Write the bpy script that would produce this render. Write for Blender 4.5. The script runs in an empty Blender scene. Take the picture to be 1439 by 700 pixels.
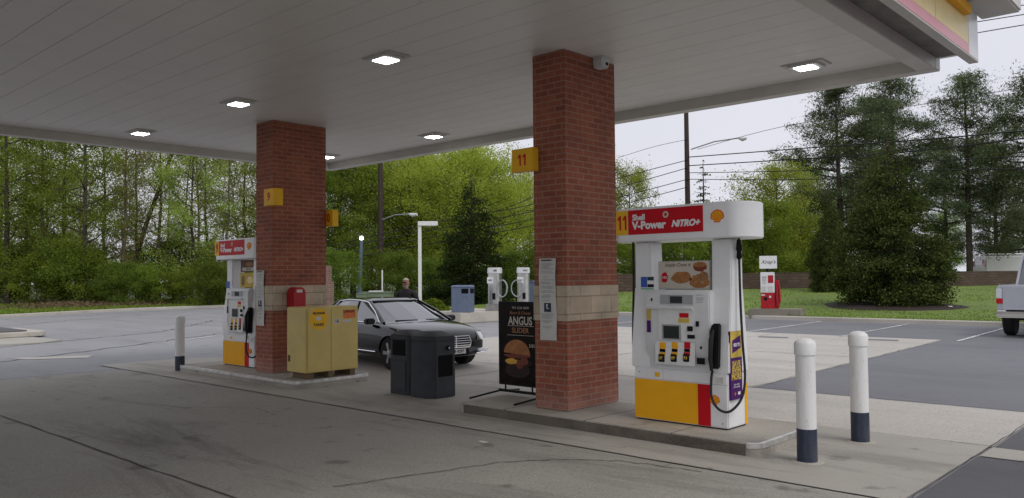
import bpy, bmesh, math, random
import numpy as np
from mathutils import Vector, Matrix
from mathutils.bvhtree import BVHTree
S=bpy.context.scene
COL=S.collection
R=math.radians
PI=math.pi
random.seed(7)
# ------------------------------------------------------------------ camera solve (used to read real positions off the photo)
F=1140.155; CX,CY=719.5,350.0; H=1.7
Wv=np.array([-.67779,.73441,.03524]); Rv=np.array([.73462,.67842,-.00911]); Uv=np.array([.0306,-.01971,.99934])
def ray(x,y): return Wv+(x-CX)/F*Rv-(y-CY)/F*Uv
def onZ(x,y,z=0.0): d=ray(x,y); d=d*(z-H)/d[2]; return (float(d[0]),float(d[1]))
def onY(x,y,Y): d=ray(x,y); d=d*Y/d[1]; return (float(d[0]),float(d[2]+H))     # x,z
def onX(x,y,X): d=ray(x,y); d=d*X/d[0]; return (float(d[1]),float(d[2]+H))     # y,z
def at(px,depth):
    d=Wv+(px-CX)/F*Rv; return (float(d[0]*depth),float(d[1]*depth))
def at3(px,py,depth):
    d=ray(px,py)*depth; return (float(d[0]),float(d[1]),float(d[2]+H))
# ------------------------------------------------------------------ materials
def newmat(name):
    m=bpy.data.materials.new(name); m.use_nodes=True; nt=m.node_tree; nt.nodes.clear()
    o=nt.nodes.new('ShaderNodeOutputMaterial'); return m,nt,o
def N(nt,t,**k):
    n=nt.nodes.new(t)
    for a,b in k.items(): setattr(n,a,b)
    return n
def ramp(nt,stops):
    n=nt.nodes.new('ShaderNodeValToRGB'); e=n.color_ramp.elements
    while len(e)<len(stops): e.new(.5)
    for i,(p,c) in enumerate(stops):
        e[i].position=p; e[i].color=(c if len(c)==4 else (*c,1))
    return n
def mat(name,c,rough=.5,metal=0,var=.08,scale=6,bump=0,bscale=60,coat=0,spec=.35,ior=1.5,c2=None,stain=None,emit=None):
    m,nt,o=newmat(name); L=nt.links.new
    b=N(nt,'ShaderNodeBsdfPrincipled'); L(b.outputs[0],o.inputs[0])
    b.inputs['Roughness'].default_value=rough; b.inputs['Metallic'].default_value=metal
    b.inputs['Coat Weight'].default_value=coat; b.inputs['Coat Roughness'].default_value=.04
    b.inputs['Specular IOR Level'].default_value=spec
    b.inputs['IOR'].default_value=ior
    if emit: b.inputs['Emission Color'].default_value=(*emit[0],1); b.inputs['Emission Strength'].default_value=emit[1]
    tc=N(nt,'ShaderNodeTexCoord')
    n=N(nt,'ShaderNodeTexNoise'); n.inputs['Scale'].default_value=scale; n.inputs['Detail'].default_value=6; n.inputs['Roughness'].default_value=.65
    L(tc.outputs['Object'],n.inputs['Vector'])
    lo=tuple(max(0,x*(1-var*2)) for x in c) if c2 is None else c2
    hi=tuple(min(1,x*(1+var)) for x in c)
    r=ramp(nt,[(.3,lo),(.7,hi)]); L(n.outputs['Fac'],r.inputs[0]); L(r.outputs[0],b.inputs['Base Color'])
    rr=N(nt,'ShaderNodeMapRange'); rr.inputs['To Min'].default_value=max(.02,rough*.8); rr.inputs['To Max'].default_value=min(1,rough*1.25)
    L(n.outputs['Fac'],rr.inputs[0]); L(rr.outputs[0],b.inputs['Roughness'])
    if bump:
        n2=N(nt,'ShaderNodeTexNoise'); n2.inputs['Scale'].default_value=bscale; n2.inputs['Detail'].default_value=4
        L(tc.outputs['Object'],n2.inputs['Vector'])
        bp=N(nt,'ShaderNodeBump'); bp.inputs['Strength'].default_value=bump; bp.inputs['Distance'].default_value=.01
        L(n2.outputs['Fac'],bp.inputs['Height']); L(bp.outputs[0],b.inputs['Normal'])
    return m
def scuffed(name,c,dirt,amt=.5,rough=.45,zf=0):
    m,nt,o=newmat(name); L=nt.links.new
    b=N(nt,'ShaderNodeBsdfPrincipled'); L(b.outputs[0],o.inputs[0]); b.inputs['Roughness'].default_value=rough; b.inputs['Specular IOR Level'].default_value=.35
    tc=N(nt,'ShaderNodeTexCoord'); mp=N(nt,'ShaderNodeMapping'); mp.inputs['Scale'].default_value=(6,6,1.1); L(tc.outputs['Object'],mp.inputs[0])
    n=N(nt,'ShaderNodeTexNoise'); n.inputs['Scale'].default_value=2.5; n.inputs['Detail'].default_value=8; n.inputs['Roughness'].default_value=.75; L(mp.outputs[0],n.inputs['Vector'])
    r1=ramp(nt,[(.48,(0,0,0)),(.75,(1,1,1))]); L(n.outputs['Fac'],r1.inputs[0])
    n2=N(nt,'ShaderNodeTexNoise'); n2.inputs['Scale'].default_value=30; n2.inputs['Detail'].default_value=4; L(tc.outputs['Object'],n2.inputs['Vector'])
    r2=ramp(nt,[(.66,(0,0,0)),(.70,(1,1,1))]); L(n2.outputs['Fac'],r2.inputs[0])
    mx_=N(nt,'ShaderNodeMath',operation='MAXIMUM'); L(r1.outputs[0],mx_.inputs[0]); L(r2.outputs[0],mx_.inputs[1])
    ml=N(nt,'ShaderNodeMath',operation='MULTIPLY'); L(mx_.outputs[0],ml.inputs[0]); ml.inputs[1].default_value=amt
    x=N(nt,'ShaderNodeMix',data_type='RGBA'); L(ml.outputs[0],x.inputs[0]); x.inputs[6].default_value=(*c,1); x.inputs[7].default_value=(*dirt,1); L(x.outputs[2],b.inputs['Base Color'])
    return m
def ground_mat(name,base,dark,spots=.3,rough=.8,fine=90,big=.25,light=None,streak=False):
    """worn paving: large tonal patches, blotchy oil spots and fine aggregate"""
    m,nt,o=newmat(name); L=nt.links.new
    b=N(nt,'ShaderNodeBsdfPrincipled'); L(b.outputs[0],o.inputs[0])
    tc=N(nt,'ShaderNodeTexCoord'); P=tc.outputs['Object']
    def noise(sc,det=5,ro=.6,vec=P,dist=0):
        n=N(nt,'ShaderNodeTexNoise'); n.inputs['Scale'].default_value=sc; n.inputs['Detail'].default_value=det; n.inputs['Roughness'].default_value=ro
        n.inputs['Distortion'].default_value=dist; L(vec,n.inputs['Vector']); return n.outputs['Fac']
    def mix(f,a,c,bt='MIX'):
        x=N(nt,'ShaderNodeMix',data_type='RGBA',blend_type=bt)
        if hasattr(f,'links') : L(f,x.inputs[0])
        else: x.inputs[0].default_value=f
        for v,i in ((a,6),(c,7)):
            if hasattr(v,'links'): L(v,x.inputs[i])
            else: x.inputs[i].default_value=(*v,1)
        return x.outputs[2]
    light=light or tuple(min(1,x*1.22) for x in base)
    r1=ramp(nt,[(.3,base),(.68,light)]); L(noise(big,6,.6),r1.inputs[0])
    mp=N(nt,'ShaderNodeMapping'); mp.inputs['Scale'].default_value=(.35,1.6,1); L(P,mp.inputs[0])
    r2=ramp(nt,[(.52,(0,0,0)),(.68,(1,1,1))]); L(noise(.55,7,.72,mp.outputs[0],.6),r2.inputs[0])
    ml=N(nt,'ShaderNodeMath',operation='MULTIPLY'); L(r2.outputs[0],ml.inputs[0]); ml.inputs[1].default_value=spots
    c=mix(ml.outputs[0],r1.outputs[0],dark)
    v=N(nt,'ShaderNodeTexNoise'); v.inputs['Scale'].default_value=2.3; v.inputs['Detail'].default_value=3; L(P,v.inputs['Vector'])
    r3=ramp(nt,[(.64,(0,0,0)),(.72,(1,1,1))]); L(v.outputs['Fac'],r3.inputs[0])
    m3=N(nt,'ShaderNodeMath',operation='MULTIPLY'); L(r3.outputs[0],m3.inputs[0]); m3.inputs[1].default_value=spots*.8
    c=mix(m3.outputs[0],c,tuple(x*.7 for x in dark))
    r4=ramp(nt,[(.25,(.72,.72,.72)),(.75,(1.2,1.2,1.2))]); L(noise(fine,2,.5),r4.inputs[0])
    c=mix(1.0,c,r4.outputs[0],'MULTIPLY')
    for sc_,th,k_ in ((1.7,.055,.75),(5.5,.05,.6)):
        vo=N(nt,'ShaderNodeTexVoronoi'); vo.inputs['Scale'].default_value=sc_; wob=N(nt,'ShaderNodeVectorMath',operation='ADD'); wn=N(nt,'ShaderNodeTexNoise'); wn.inputs['Scale'].default_value=14; L(P,wn.inputs['Vector'])
        ws=N(nt,'ShaderNodeVectorMath',operation='SCALE'); ws.inputs['Scale'].default_value=.06; L(wn.outputs['Color'],ws.inputs[0]); L(P,wob.inputs[0]); L(ws.outputs[0],wob.inputs[1]); L(wob.outputs[0],vo.inputs['Vector'])
        lt=N(nt,'ShaderNodeMath',operation='LESS_THAN'); L(vo.outputs['Distance'],lt.inputs[0]); lt.inputs[1].default_value=th
        vm=N(nt,'ShaderNodeMath',operation='MULTIPLY'); L(lt.outputs[0],vm.inputs[0]); vm.inputs[1].default_value=k_*min(1,spots*1.3)
        c=mix(vm.outputs[0],c,tuple(x*.6 for x in dark))
    L(c,b.inputs['Base Color'])
    rr=N(nt,'ShaderNodeMapRange'); rr.inputs['To Min'].default_value=rough*.75; rr.inputs['To Max'].default_value=min(1,rough*1.1); L(noise(.7,4),rr.inputs[0]); L(rr.outputs[0],b.inputs['Roughness'])
    bp=N(nt,'ShaderNodeBump'); bp.inputs['Strength'].default_value=.35; bp.inputs['Distance'].default_value=.01; L(noise(fine*.7,3),bp.inputs['Height']); L(bp.outputs[0],b.inputs['Normal'])
    return m
def brick_mat(name,c1,c2,mortar,bw=.205,rh=.072,bump=.6,ms=.009):
    m,nt,o=newmat(name); L=nt.links.new
    b=N(nt,'ShaderNodeBsdfPrincipled'); L(b.outputs[0],o.inputs[0]); b.inputs['Roughness'].default_value=.85
    uv=N(nt,'ShaderNodeUVMap')
    t=N(nt,'ShaderNodeTexBrick'); L(uv.outputs[0],t.inputs['Vector']); t.inputs['Scale'].default_value=1
    t.inputs['Brick Width'].default_value=bw; t.inputs['Row Height'].default_value=rh; t.inputs['Mortar Size'].default_value=ms; t.inputs['Mortar Smooth'].default_value=.3
    t.inputs['Color1'].default_value=(*c1,1); t.inputs['Color2'].default_value=(*c2,1); t.inputs['Mortar'].default_value=(*mortar,1)
    n=N(nt,'ShaderNodeTexNoise'); n.inputs['Scale'].default_value=2.2; n.inputs['Detail'].default_value=8; n.inputs['Roughness'].default_value=.7; L(uv.outputs[0],n.inputs['Vector'])
    r=ramp(nt,[(.3,(.72,.72,.72)),(.7,(1.25,1.2,1.15))]); L(n.outputs['Fac'],r.inputs[0])
    x=N(nt,'ShaderNodeMix',data_type='RGBA',blend_type='MULTIPLY'); x.inputs[0].default_value=1; L(t.outputs['Color'],x.inputs[6]); L(r.outputs[0],x.inputs[7])
    # lime bloom near the foot
    sp=N(nt,'ShaderNodeSeparateXYZ'); L(uv.outputs[0],sp.inputs[0])
    mr=N(nt,'ShaderNodeMapRange'); mr.inputs['From Min'].default_value=.12; mr.inputs['From Max'].default_value=.42; mr.inputs['To Min'].default_value=.55; mr.inputs['To Max'].default_value=0; L(sp.outputs[1],mr.inputs[0])
    n3=N(nt,'ShaderNodeTexNoise'); n3.inputs['Scale'].default_value=7; n3.inputs['Detail'].default_value=6; L(uv.outputs[0],n3.inputs['Vector'])
    mm=N(nt,'ShaderNodeMath',operation='MULTIPLY'); L(mr.outputs[0],mm.inputs[0]); L(n3.outputs['Fac'],mm.inputs[1])
    y=N(nt,'ShaderNodeMix',data_type='RGBA'); L(mm.outputs[0],y.inputs[0]); L(x.outputs[2],y.inputs[6]); y.inputs[7].default_value=(.42,.36,.31,1)
    L(y.outputs[2],b.inputs['Base Color'])
    n2=N(nt,'ShaderNodeTexNoise'); n2.inputs['Scale'].default_value=60; L(uv.outputs[0],n2.inputs['Vector'])
    ad=N(nt,'ShaderNodeMath',operation='MULTIPLY_ADD'); L(n2.outputs['Fac'],ad.inputs[0]); ad.inputs[1].default_value=.25
    iv=N(nt,'ShaderNodeMath',operation='SUBTRACT'); iv.inputs[0].default_value=1; L(t.outputs['Fac'],iv.inputs[1]); L(iv.outputs[0],ad.inputs[2])
    bp=N(nt,'ShaderNodeBump'); bp.inputs['Strength'].default_value=bump; bp.inputs['Distance'].default_value=.008; L(ad.outputs[0],bp.inputs['Height']); L(bp.outputs[0],b.inputs['Normal'])
    return m
def leaf_mat(name,a,b_,trans=.35,per=.3):
    m,nt,o=newmat(name); L=nt.links.new
    tc=N(nt,'ShaderNodeTexCoord'); n=N(nt,'ShaderNodeTexNoise'); n.inputs['Scale'].default_value=.8; n.inputs['Detail'].default_value=3; L(tc.outputs['Object'],n.inputs['Vector'])
    g=N(nt,'ShaderNodeNewGeometry'); ad=N(nt,'ShaderNodeMath',operation='MULTIPLY_ADD'); L(g.outputs['Random Per Island'],ad.inputs[0]); ad.inputs[1].default_value=per
    sb=N(nt,'ShaderNodeMath',operation='SUBTRACT'); L(n.outputs['Fac'],sb.inputs[0]); sb.inputs[1].default_value=per/2; L(sb.outputs[0],ad.inputs[2])
    r=ramp(nt,[(.25,a),(.75,b_)]); L(ad.outputs[0],r.inputs[0])
    oi=N(nt,'ShaderNodeObjectInfo'); hs=N(nt,'ShaderNodeHueSaturation'); L(r.outputs[0],hs.inputs['Color'])
    mr=N(nt,'ShaderNodeMapRange'); mr.inputs['To Min'].default_value=.8; mr.inputs['To Max'].default_value=1.25; L(oi.outputs['Random'],mr.inputs[0]); L(mr.outputs[0],hs.inputs['Value'])
    mh=N(nt,'ShaderNodeMapRange'); mh.inputs['To Min'].default_value=.485; mh.inputs['To Max'].default_value=.51; L(oi.outputs['Random'],mh.inputs[0]); L(mh.outputs[0],hs.inputs['Hue'])
    d=N(nt,'ShaderNodeBsdfDiffuse'); t=N(nt,'ShaderNodeBsdfTranslucent'); L(hs.outputs[0],d.inputs[0]); L(hs.outputs[0],t.inputs[0])
    mx=N(nt,'ShaderNodeMixShader'); mx.inputs[0].default_value=trans; L(d.outputs[0],mx.inputs[1]); L(t.outputs[0],mx.inputs[2]); L(mx.outputs[0],o.inputs[0])
    return m
M={}
M['brick']=brick_mat('brick red',(.33,.10,.055),(.235,.07,.04),(.33,.18,.13))
M['stone']=brick_mat('limestone split',(.52,.44,.33),(.46,.38,.28),(.36,.30,.22),bw=.41,rh=.21,bump=.9,ms=.008)
M['blockwall']=brick_mat('brown block wall',(.11,.075,.055),(.075,.05,.038),(.05,.036,.028),bw=.42,rh=.16,ms=.015)
M['farbrick']=brick_mat('weathered brick pier',(.22,.13,.10),(.17,.10,.08),(.3,.25,.2))
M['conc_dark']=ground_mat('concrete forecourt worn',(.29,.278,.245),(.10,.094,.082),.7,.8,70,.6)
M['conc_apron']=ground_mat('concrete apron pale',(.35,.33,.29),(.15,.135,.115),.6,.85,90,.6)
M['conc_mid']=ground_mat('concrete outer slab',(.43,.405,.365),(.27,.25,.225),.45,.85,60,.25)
M['asphalt']=ground_mat('asphalt weathered',(.25,.25,.26),(.15,.15,.155),.5,.72,110,.15,(.31,.31,.32))
M['asphalt_lot']=ground_mat('asphalt lot',(.145,.145,.16),(.085,.085,.092),.4,.75,120,.15,(.19,.19,.205))
M['asphalt_dark']=ground_mat('asphalt dark new',(.085,.085,.09),(.05,.05,.055),.3,.8,120,.4)
M['island']=ground_mat('island concrete',(.36,.335,.29),(.13,.115,.095),.55,.85,80,1.2)
M['kerb']=ground_mat('kerb concrete',(.44,.41,.36),(.20,.18,.15),.35,.9,80,1.0)
M['oldconc']=ground_mat('mossy old concrete',(.22,.20,.16),(.07,.075,.05),.8,.9,60,1.5)
M['grass']=ground_mat('lawn',(.115,.17,.03),(.13,.13,.04),.7,.95,25,.5,(.17,.245,.045))
M['verge']=ground_mat('rough verge',(.05,.075,.02),(.10,.075,.04),.75,.95,20,.35,(.075,.11,.025))
M['mulch']=ground_mat('mulch',(.030,.020,.014),(.012,.009,.007),.6,.95,40,1)
M['crackfill']=mat('crack dark',(.075,.068,.06),.9)
M['line']=mat('road paint',(.62,.62,.60),.7,var=.18,scale=9)
M['soffit']=mat('soffit painted metal',(.74,.72,.69),.42,var=.03,scale=1.5)
M['rim']=mat('canopy rim metal',(.60,.575,.535),.45,var=.05,scale=2)
M['recess']=mat('canopy recess dark',(.20,.19,.17),.6,var=.2,scale=3)  # dark mottled tone for the underside between rim beam and fascia
M['groove']=mat('soffit groove',(.30,.28,.26),.8)
M['white']=mat('white enamel',(.80,.80,.80),.32,var=.03,scale=3,coat=.15)
M['white2']=mat('white bollard sleeve',(.76,.76,.74),.42,var=.06,scale=5)
M['bollardw']=scuffed('scuffed bollard sleeve',(.78,.78,.76),(.40,.38,.34),.45)
M['bollardn']=scuffed('scuffed navy band',(.022,.033,.062),(.16,.15,.14),.45)
M['grime']=ground_mat('kerb face grime',(.11,.09,.07),(.045,.037,.03),.8,.85,60,1.5,(.20,.175,.14))
M['offwhite']=mat('grey white plastic',(.66,.67,.67),.4,var=.03)
M['greyp']=mat('grey plastic',(.36,.37,.38),.45,var=.05)
M['silver']=mat('brushed steel',(.62,.61,.58),.3,metal=.9,var=.08)
M['steel']=mat('edge steel',(.70,.69,.66),.35,metal=.75,var=.15,scale=12)
M['yellow']=mat('signal yellow',(.86,.42,.015),.38,spec=.12,var=.03)
M['signyel']=mat('sign yellow',(.83,.47,.03),.4,spec=.12,var=.03)
M['paleyel']=mat('faded yellow fascia',(.83,.66,.30),.35,var=.03)
M['pink']=mat('faded red fascia',(.75,.33,.38),.35,var=.03)
M['red']=mat('panel red',(.56,.008,.018),.35,spec=.12,var=.04)
M['brightred']=mat('emblem red',(.72,.035,.01),.35,var=.03)
M['redbox']=mat('extinguisher red',(.42,.012,.02),.4,var=.1)
M['purple']=mat('poster purple',(.075,.012,.14),.4,spec=.12,var=.05)
M['gold']=mat('poster gold',(.62,.45,.08),.4,spec=.12,var=.1)
M['black']=mat('black plastic',(.012,.012,.013),.4,spec=.12,var=.1)
M['rubber']=mat('black rubber',(.018,.018,.018),.55,var=.2)
M['screen']=mat('dark screen',(.02,.025,.025),.12,var=.1)
M['navy']=mat('navy vinyl',(.022,.035,.065),.45,var=.15,scale=14)
M['blue']=mat('decal blue',(.03,.10,.42),.4)
M['green']=mat('decal green',(.05,.35,.16),.4)
M['paper']=mat('notice paper',(.62,.61,.57),.7,var=.06)
M['ink']=mat('ink',(.05,.05,.05),.7)
M['cabinet']=mat('yellow cabinet steel',(.62,.48,.16),.42,var=.06,scale=2.5)
M['cabinet_dark']=mat('door gap',(.10,.07,.02),.7)
M['orange']=mat('orange sticker',(.70,.22,.04),.5,var=.3,scale=40,c2=(.45,.08,.03))
M['bin']=mat('charcoal roto plastic',(.042,.046,.052),.55,var=.15,scale=5,bump=.15,bscale=120,spec=.3)
M['bin2']=mat('dark inside',(.004,.004,.004),.7,spec=.12)
M['bluebin']=mat('blue grey bin',(.13,.165,.24),.5,var=.1)
M['poster']=mat('poster black brown',(.012,.007,.005),.35,spec=.12,var=.5,scale=8)
M['brown']=mat('wood brown frame',(.10,.03,.012),.5)
M['bun']=mat('bun',(.42,.17,.05),.5,var=.2,scale=12)
M['bun2']=mat('bun pale base',(.36,.17,.07),.5,var=.3,scale=25)
M['patty']=mat('patty',(.035,.014,.008),.6,var=.5,scale=60)
M['bacon']=mat('bacon',(.25,.05,.025),.5,var=.4,scale=50)
M['cheese']=mat('cheese',(.75,.42,.06),.4)
M['food']=mat('baked food',(.40,.19,.06),.6,var=.5,scale=60,c2=(.10,.035,.012))
M['cream']=mat('cream card',(.60,.55,.46),.6,var=.04)
M['cream_txt']=mat('cream lettering',(.62,.58,.50),.5)
M['tan_txt']=mat('tan lettering',(.45,.20,.08),.5)
M['pole']=mat('utility pole wood',(.06,.045,.036),.85,var=.2,scale=8)
M['bluepole']=mat('blue grey pole',(.13,.17,.23),.5)
M['wire']=mat('wire',(.01,.01,.011),.6)
M['util']=mat('utility green',(.17,.22,.14),.6,var=.1)
M['wood']=mat('pallet',(.16,.11,.06),.8)
M['carpaint']=mat('black car paint',(.006,.006,.008),.12,var=.0,coat=.35,spec=.4,ior=1.45)
M['glass']=mat('dark car glass',(.03,.036,.04),.03,var=0,spec=.5,coat=1,ior=2.1)
M['chrome']=mat('chrome',(.85,.85,.87),.08,metal=1,var=0)
M['lens']=mat('clear lamp lens',(.70,.72,.75),.1,var=.1,scale=20,coat=1)
M['redlens']=mat('red lamp lens',(.55,.01,.015),.15,coat=1)
M['tyre']=mat('tyre',(.014,.014,.014),.75,var=.2)
M['rimm']=mat('alloy',(.42,.43,.45),.3,metal=.8,var=.1)
M['silverpaint']=mat('silver truck paint',(.48,.50,.55),.3,metal=.35,var=.02,coat=.8)
M['vanwhite']=mat('van white',(.78,.78,.78),.3,var=.03,coat=.4)
M['skin']=mat('skin',(.30,.15,.10),.5,var=.12,scale=20)
M['hair']=mat('grey blond hair',(.50,.44,.36),.8,var=.3,scale=60,bump=.5)
M['jacket']=mat('dark jacket',(.022,.018,.020),.8,var=.3,scale=12)
M['jeans']=mat('jeans',(.04,.05,.08),.8,var=.2)
M['bark']=mat('bark',(.075,.058,.043),.9,var=.3,scale=5,bump=.5,bscale=18)
M['barkpale']=mat('pale bark',(.17,.13,.095),.9,var=.3,scale=5,bump=.5,bscale=18)
M['stonebox']=mat('grey stone block',(.30,.29,.28),.85,var=.15)
M['lamp']=mat('led panel',(1,1,1),.5,var=0,emit=((1,.97,.92),16))
M['streetlamp']=mat('lit street lamp',(1,1,1),.5,var=0,emit=((1,.96,.88),5))
M['leaf_fresh']=leaf_mat('fresh green leaves',(.22,.29,.05),(.44,.53,.12),.5)
M['leaf_lime']=leaf_mat('lime green leaves',(.27,.35,.04),(.49,.56,.10),.48)
M['leaf_mid']=leaf_mat('mid green leaves',(.14,.21,.03),(.28,.38,.06),.48)
M['leaf_olive']=leaf_mat('olive sparse leaves',(.19,.21,.05),(.36,.37,.10),.45)
M['leaf_yellow']=leaf_mat('yellow green leaves',(.20,.25,.03),(.38,.42,.07),.4)
M['leaf_shrub']=leaf_mat('thicket leaves',(.08,.13,.022),(.19,.27,.045),.45)
M['needle_dark']=leaf_mat('dark needles',(.018,.034,.012),(.045,.075,.020),.15,.7)
M['needle_yew']=leaf_mat('yew foliage',(.030,.050,.016),(.105,.135,.036),.2,.7)
M['needle_pine']=leaf_mat('pine needles',(.062,.086,.042),(.165,.20,.10),.3,.6)
M['hedge']=leaf_mat('hedge leaves',(.08,.13,.015),(.18,.25,.03),.3)
M['blade']=leaf_mat('grass blades',(.12,.185,.03),(.23,.32,.055),.3,.7)
# ------------------------------------------------------------------ mesh builders
class MB:
    def __init__(s): s.v=[]; s.f=[]; s.uv=[]
    def face(s,idx,uv=None): s.f.append(tuple(idx)); s.uv.append(uv)
    def box(s,x0,x1,y0,y1,z0,z1,uv0=0):
        b=len(s.v)
        s.v+=[(x0,y0,z0),(x1,y0,z0),(x1,y1,z0),(x0,y1,z0),(x0,y0,z1),(x1,y0,z1),(x1,y1,z1),(x0,y1,z1)]
        for q in ((0,3,2,1),(4,5,6,7),(0,1,5,4),(2,3,7,6),(1,2,6,5),(3,0,4,7)):
            pts=[s.v[b+i] for i in q]
            n=(Vector(pts[1])-Vector(pts[0])).cross(Vector(pts[2])-Vector(pts[1]))
            if abs(n.z)>max(abs(n.x),abs(n.y)): uv=[(p[0],p[1]) for p in pts]
            elif abs(n.y)>abs(n.x): uv=[(p[0],p[2]) for p in pts]
            else: uv=[(p[1]+.103,p[2]) for p in pts]
            s.face([b+i for i in q],uv)
        return s
    def prism(s,pts,z0,z1,top=None):
        """vertical prism from plan outline; top: optional outline for a taper"""
        b=len(s.v); n=len(pts); top=top or pts
        s.v+=[(p[0],p[1],z0) for p in pts]+[(p[0],p[1],z1) for p in top]
        s.face([b+i for i in range(n)][::-1]); s.face([b+n+i for i in range(n)])
        for i in range(n):
            j=(i+1)%n; s.face([b+i,b+j,b+n+j,b+n+i])
        return s
    def yprism(s,pts,y0,y1):
        """outline in (x,z), extruded along y"""
        b=len(s.v); n=len(pts)
        s.v+=[(p[0],y0,p[1]) for p in pts]+[(p[0],y1,p[1]) for p in pts]
        s.face([b+i for i in range(n)]); s.face([b+n+i for i in range(n)][::-1])
        for i in range(n):
            j=(i+1)%n; s.face([b+j,b+i,b+n+i,b+n+j])
        return s
    def xprism(s,pts,x0,x1):
        """outline in (y,z), extruded along x"""
        b=len(s.v); n=len(pts)
        s.v+=[(x0,p[0],p[1]) for p in pts]+[(x1,p[0],p[1]) for p in pts]
        s.face([b+i for i in range(n)][::-1]); s.face([b+n+i for i in range(n)])
        for i in range(n):
            j=(i+1)%n; s.face([b+i,b+j,b+n+j,b+n+i])
        return s
    def lathe(s,prof,n=24,c=(0,0,0),axis='z'):
        b=len(s.v); m=len(prof)
        for r,z in prof:
            for k in range(n):
                a=2*PI*k/n; p=(r*math.cos(a),r*math.sin(a),z)
                if axis=='y': p=(p[0],p[2],p[1])
                if axis=='x': p=(p[2],p[0],p[1])
                s.v.append((p[0]+c[0],p[1]+c[1],p[2]+c[2]))
        for i in range(m-1):
            for k in range(n):
                l=(k+1)%n; s.face([b+i*n+k,b+i*n+l,b+(i+1)*n+l,b+(i+1)*n+k])
        s.face([b+k for k in range(n)][::-1]); s.face([b+(m-1)*n+k for k in range(n)])
        return s
    def tube(s,pts,r,n=6,cap=True):
        P=[Vector(p) for p in pts]; rs=r if hasattr(r,'__len__') else [r]*len(P)
        b=len(s.v); up=Vector((.3,.2,1)) 
        d0=(P[1]-P[0]).normalized()
        if abs(d0.dot(up.normalized()))>.9: up=Vector((1,.1,0))
        x=None
        for i,p in enumerate(P):
            d=((P[min(i+1,len(P)-1)]-P[max(i-1,0)])).normalized()
            if x is None: x=d.cross(up).normalized()
            else: x=(x-d*x.dot(d)).normalized()
            y=d.cross(x)
            for k in range(n):
                a=2*PI*k/n; q=p+(x*math.cos(a)+y*math.sin(a))*rs[i]; s.v.append(tuple(q))
        for i in range(len(P)-1):
            for k in range(n):
                l=(k+1)%n; s.face([b+i*n+k,b+i*n+l,b+(i+1)*n+l,b+(i+1)*n+k])
        if cap: s.face([b+k for k in range(n)][::-1]); e=b+(len(P)-1)*n; s.face([e+k for k in range(n)])
        return s
    def quad(s,a,b_,c,d):
        b=len(s.v); s.v+=[a,b_,c,d]; s.face([b,b+1,b+2,b+3]); return s
    def build(s,name,m,parent=None,bevel=0,smooth=False,seg=2):
        me=bpy.data.meshes.new(name); me.from_pydata([tuple(map(float,v)) for v in s.v],[],s.f)
        if any(s.uv):
            u=me.uv_layers.new(name='UVMap'); li=0
            for f,uv in zip(s.f,s.uv):
                for k in range(len(f)):
                    u.data[li].uv=uv[k] if uv else (0,0); li+=1
        me.update()
        bm=bmesh.new(); bm.from_mesh(me); bmesh.ops.recalc_face_normals(bm,faces=bm.faces)
        if bevel:
            bmesh.ops.bevel(bm,geom=[e for e in bm.edges if len(e.link_faces)==2 and e.calc_face_angle(0)>.5],offset=bevel,segments=seg,affect='EDGES',clamp_overlap=True)
        bm.to_mesh(me); bm.free()
        if smooth or bevel:
            for p in me.polygons: p.use_smooth=True
            me.set_sharp_from_angle(angle=R(35))
        return link(name,me,m,parent)
def link(name,me,m,parent=None):
    if m: me.materials.append(m)
    o=bpy.data.objects.new(name,me); COL.objects.link(o)
    if parent: o.parent=parent
    return o
def tag(o,label=None,cat=None,group=None,kind=None):
    if label: o['label']=label
    if cat: o['category']=cat
    if group: o['group']=group
    if kind: o['kind']=kind
    return o
def thing(name,loc,label,cat,group=None,rz=0):
    o=bpy.data.objects.new(name,None); COL.objects.link(o); o.empty_display_size=.2
    o.location=loc; o.rotation_euler=(0,0,rz); return tag(o,label,cat,group)
def B(x0,x1,y0,y1,z0,z1): return MB().box(x0,x1,y0,y1,z0,z1)
def copy_tree(o,parent=None):
    c=o.copy(); COL.objects.link(c)
    if parent: c.parent=parent
    for ch in list(o.children): copy_tree(ch,c)
    return c
def text(name,s,size,loc,face,m,parent,bold=0,shear=0,sx=1,align='CENTER',extr=.0008):
    """lettering as a real thin mesh; face: '-y','+x' or '+y'"""
    cu=bpy.data.curves.new(name,'FONT'); cu.body=s; cu.size=size; cu.align_x=align; cu.align_y='CENTER'; cu.extrude=extr; cu.offset=bold; cu.shear=shear; cu.resolution_u=3
    t=bpy.data.objects.new('tmp',cu); COL.objects.link(t); bpy.context.view_layer.update()
    me=bpy.data.meshes.new_from_object(t.evaluated_get(bpy.context.evaluated_depsgraph_get())); bpy.data.objects.remove(t); bpy.data.curves.remove(cu)
    rot={'-y':Matrix.Rotation(PI/2,4,'X'),'+x':Matrix.Rotation(PI/2,4,'Z')@Matrix.Rotation(PI/2,4,'X'),'+y':Matrix.Rotation(PI,4,'Z')@Matrix.Rotation(PI/2,4,'X')}[face]
    me.transform(Matrix.Translation(loc)@rot@Matrix.Diagonal((sx,1,1,1)))
    return link(name,me,m,parent)
def numeral(s,h,loc,m,parent,bold=0,sx=1):
    if s!='11': return text('numeral',s,h,loc,'-y',m,parent,bold=bold,sx=sx)
    k=h*.36*1.0; mb=MB()
    for c in (-.32,.34):
        c*=h*sx*.62; w=h*.115*sx; mb.yprism([(c-w*.1,-k),(c+w,-k),(c+w,k),(c-w*.1,k),(c-w*1.3,k*.62),(c-w*1.3,k*.30),(c-w*.1,k*.50)],-.001,.001)
    o=mb.build('numeral',m,parent); o.location=loc; return o
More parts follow.
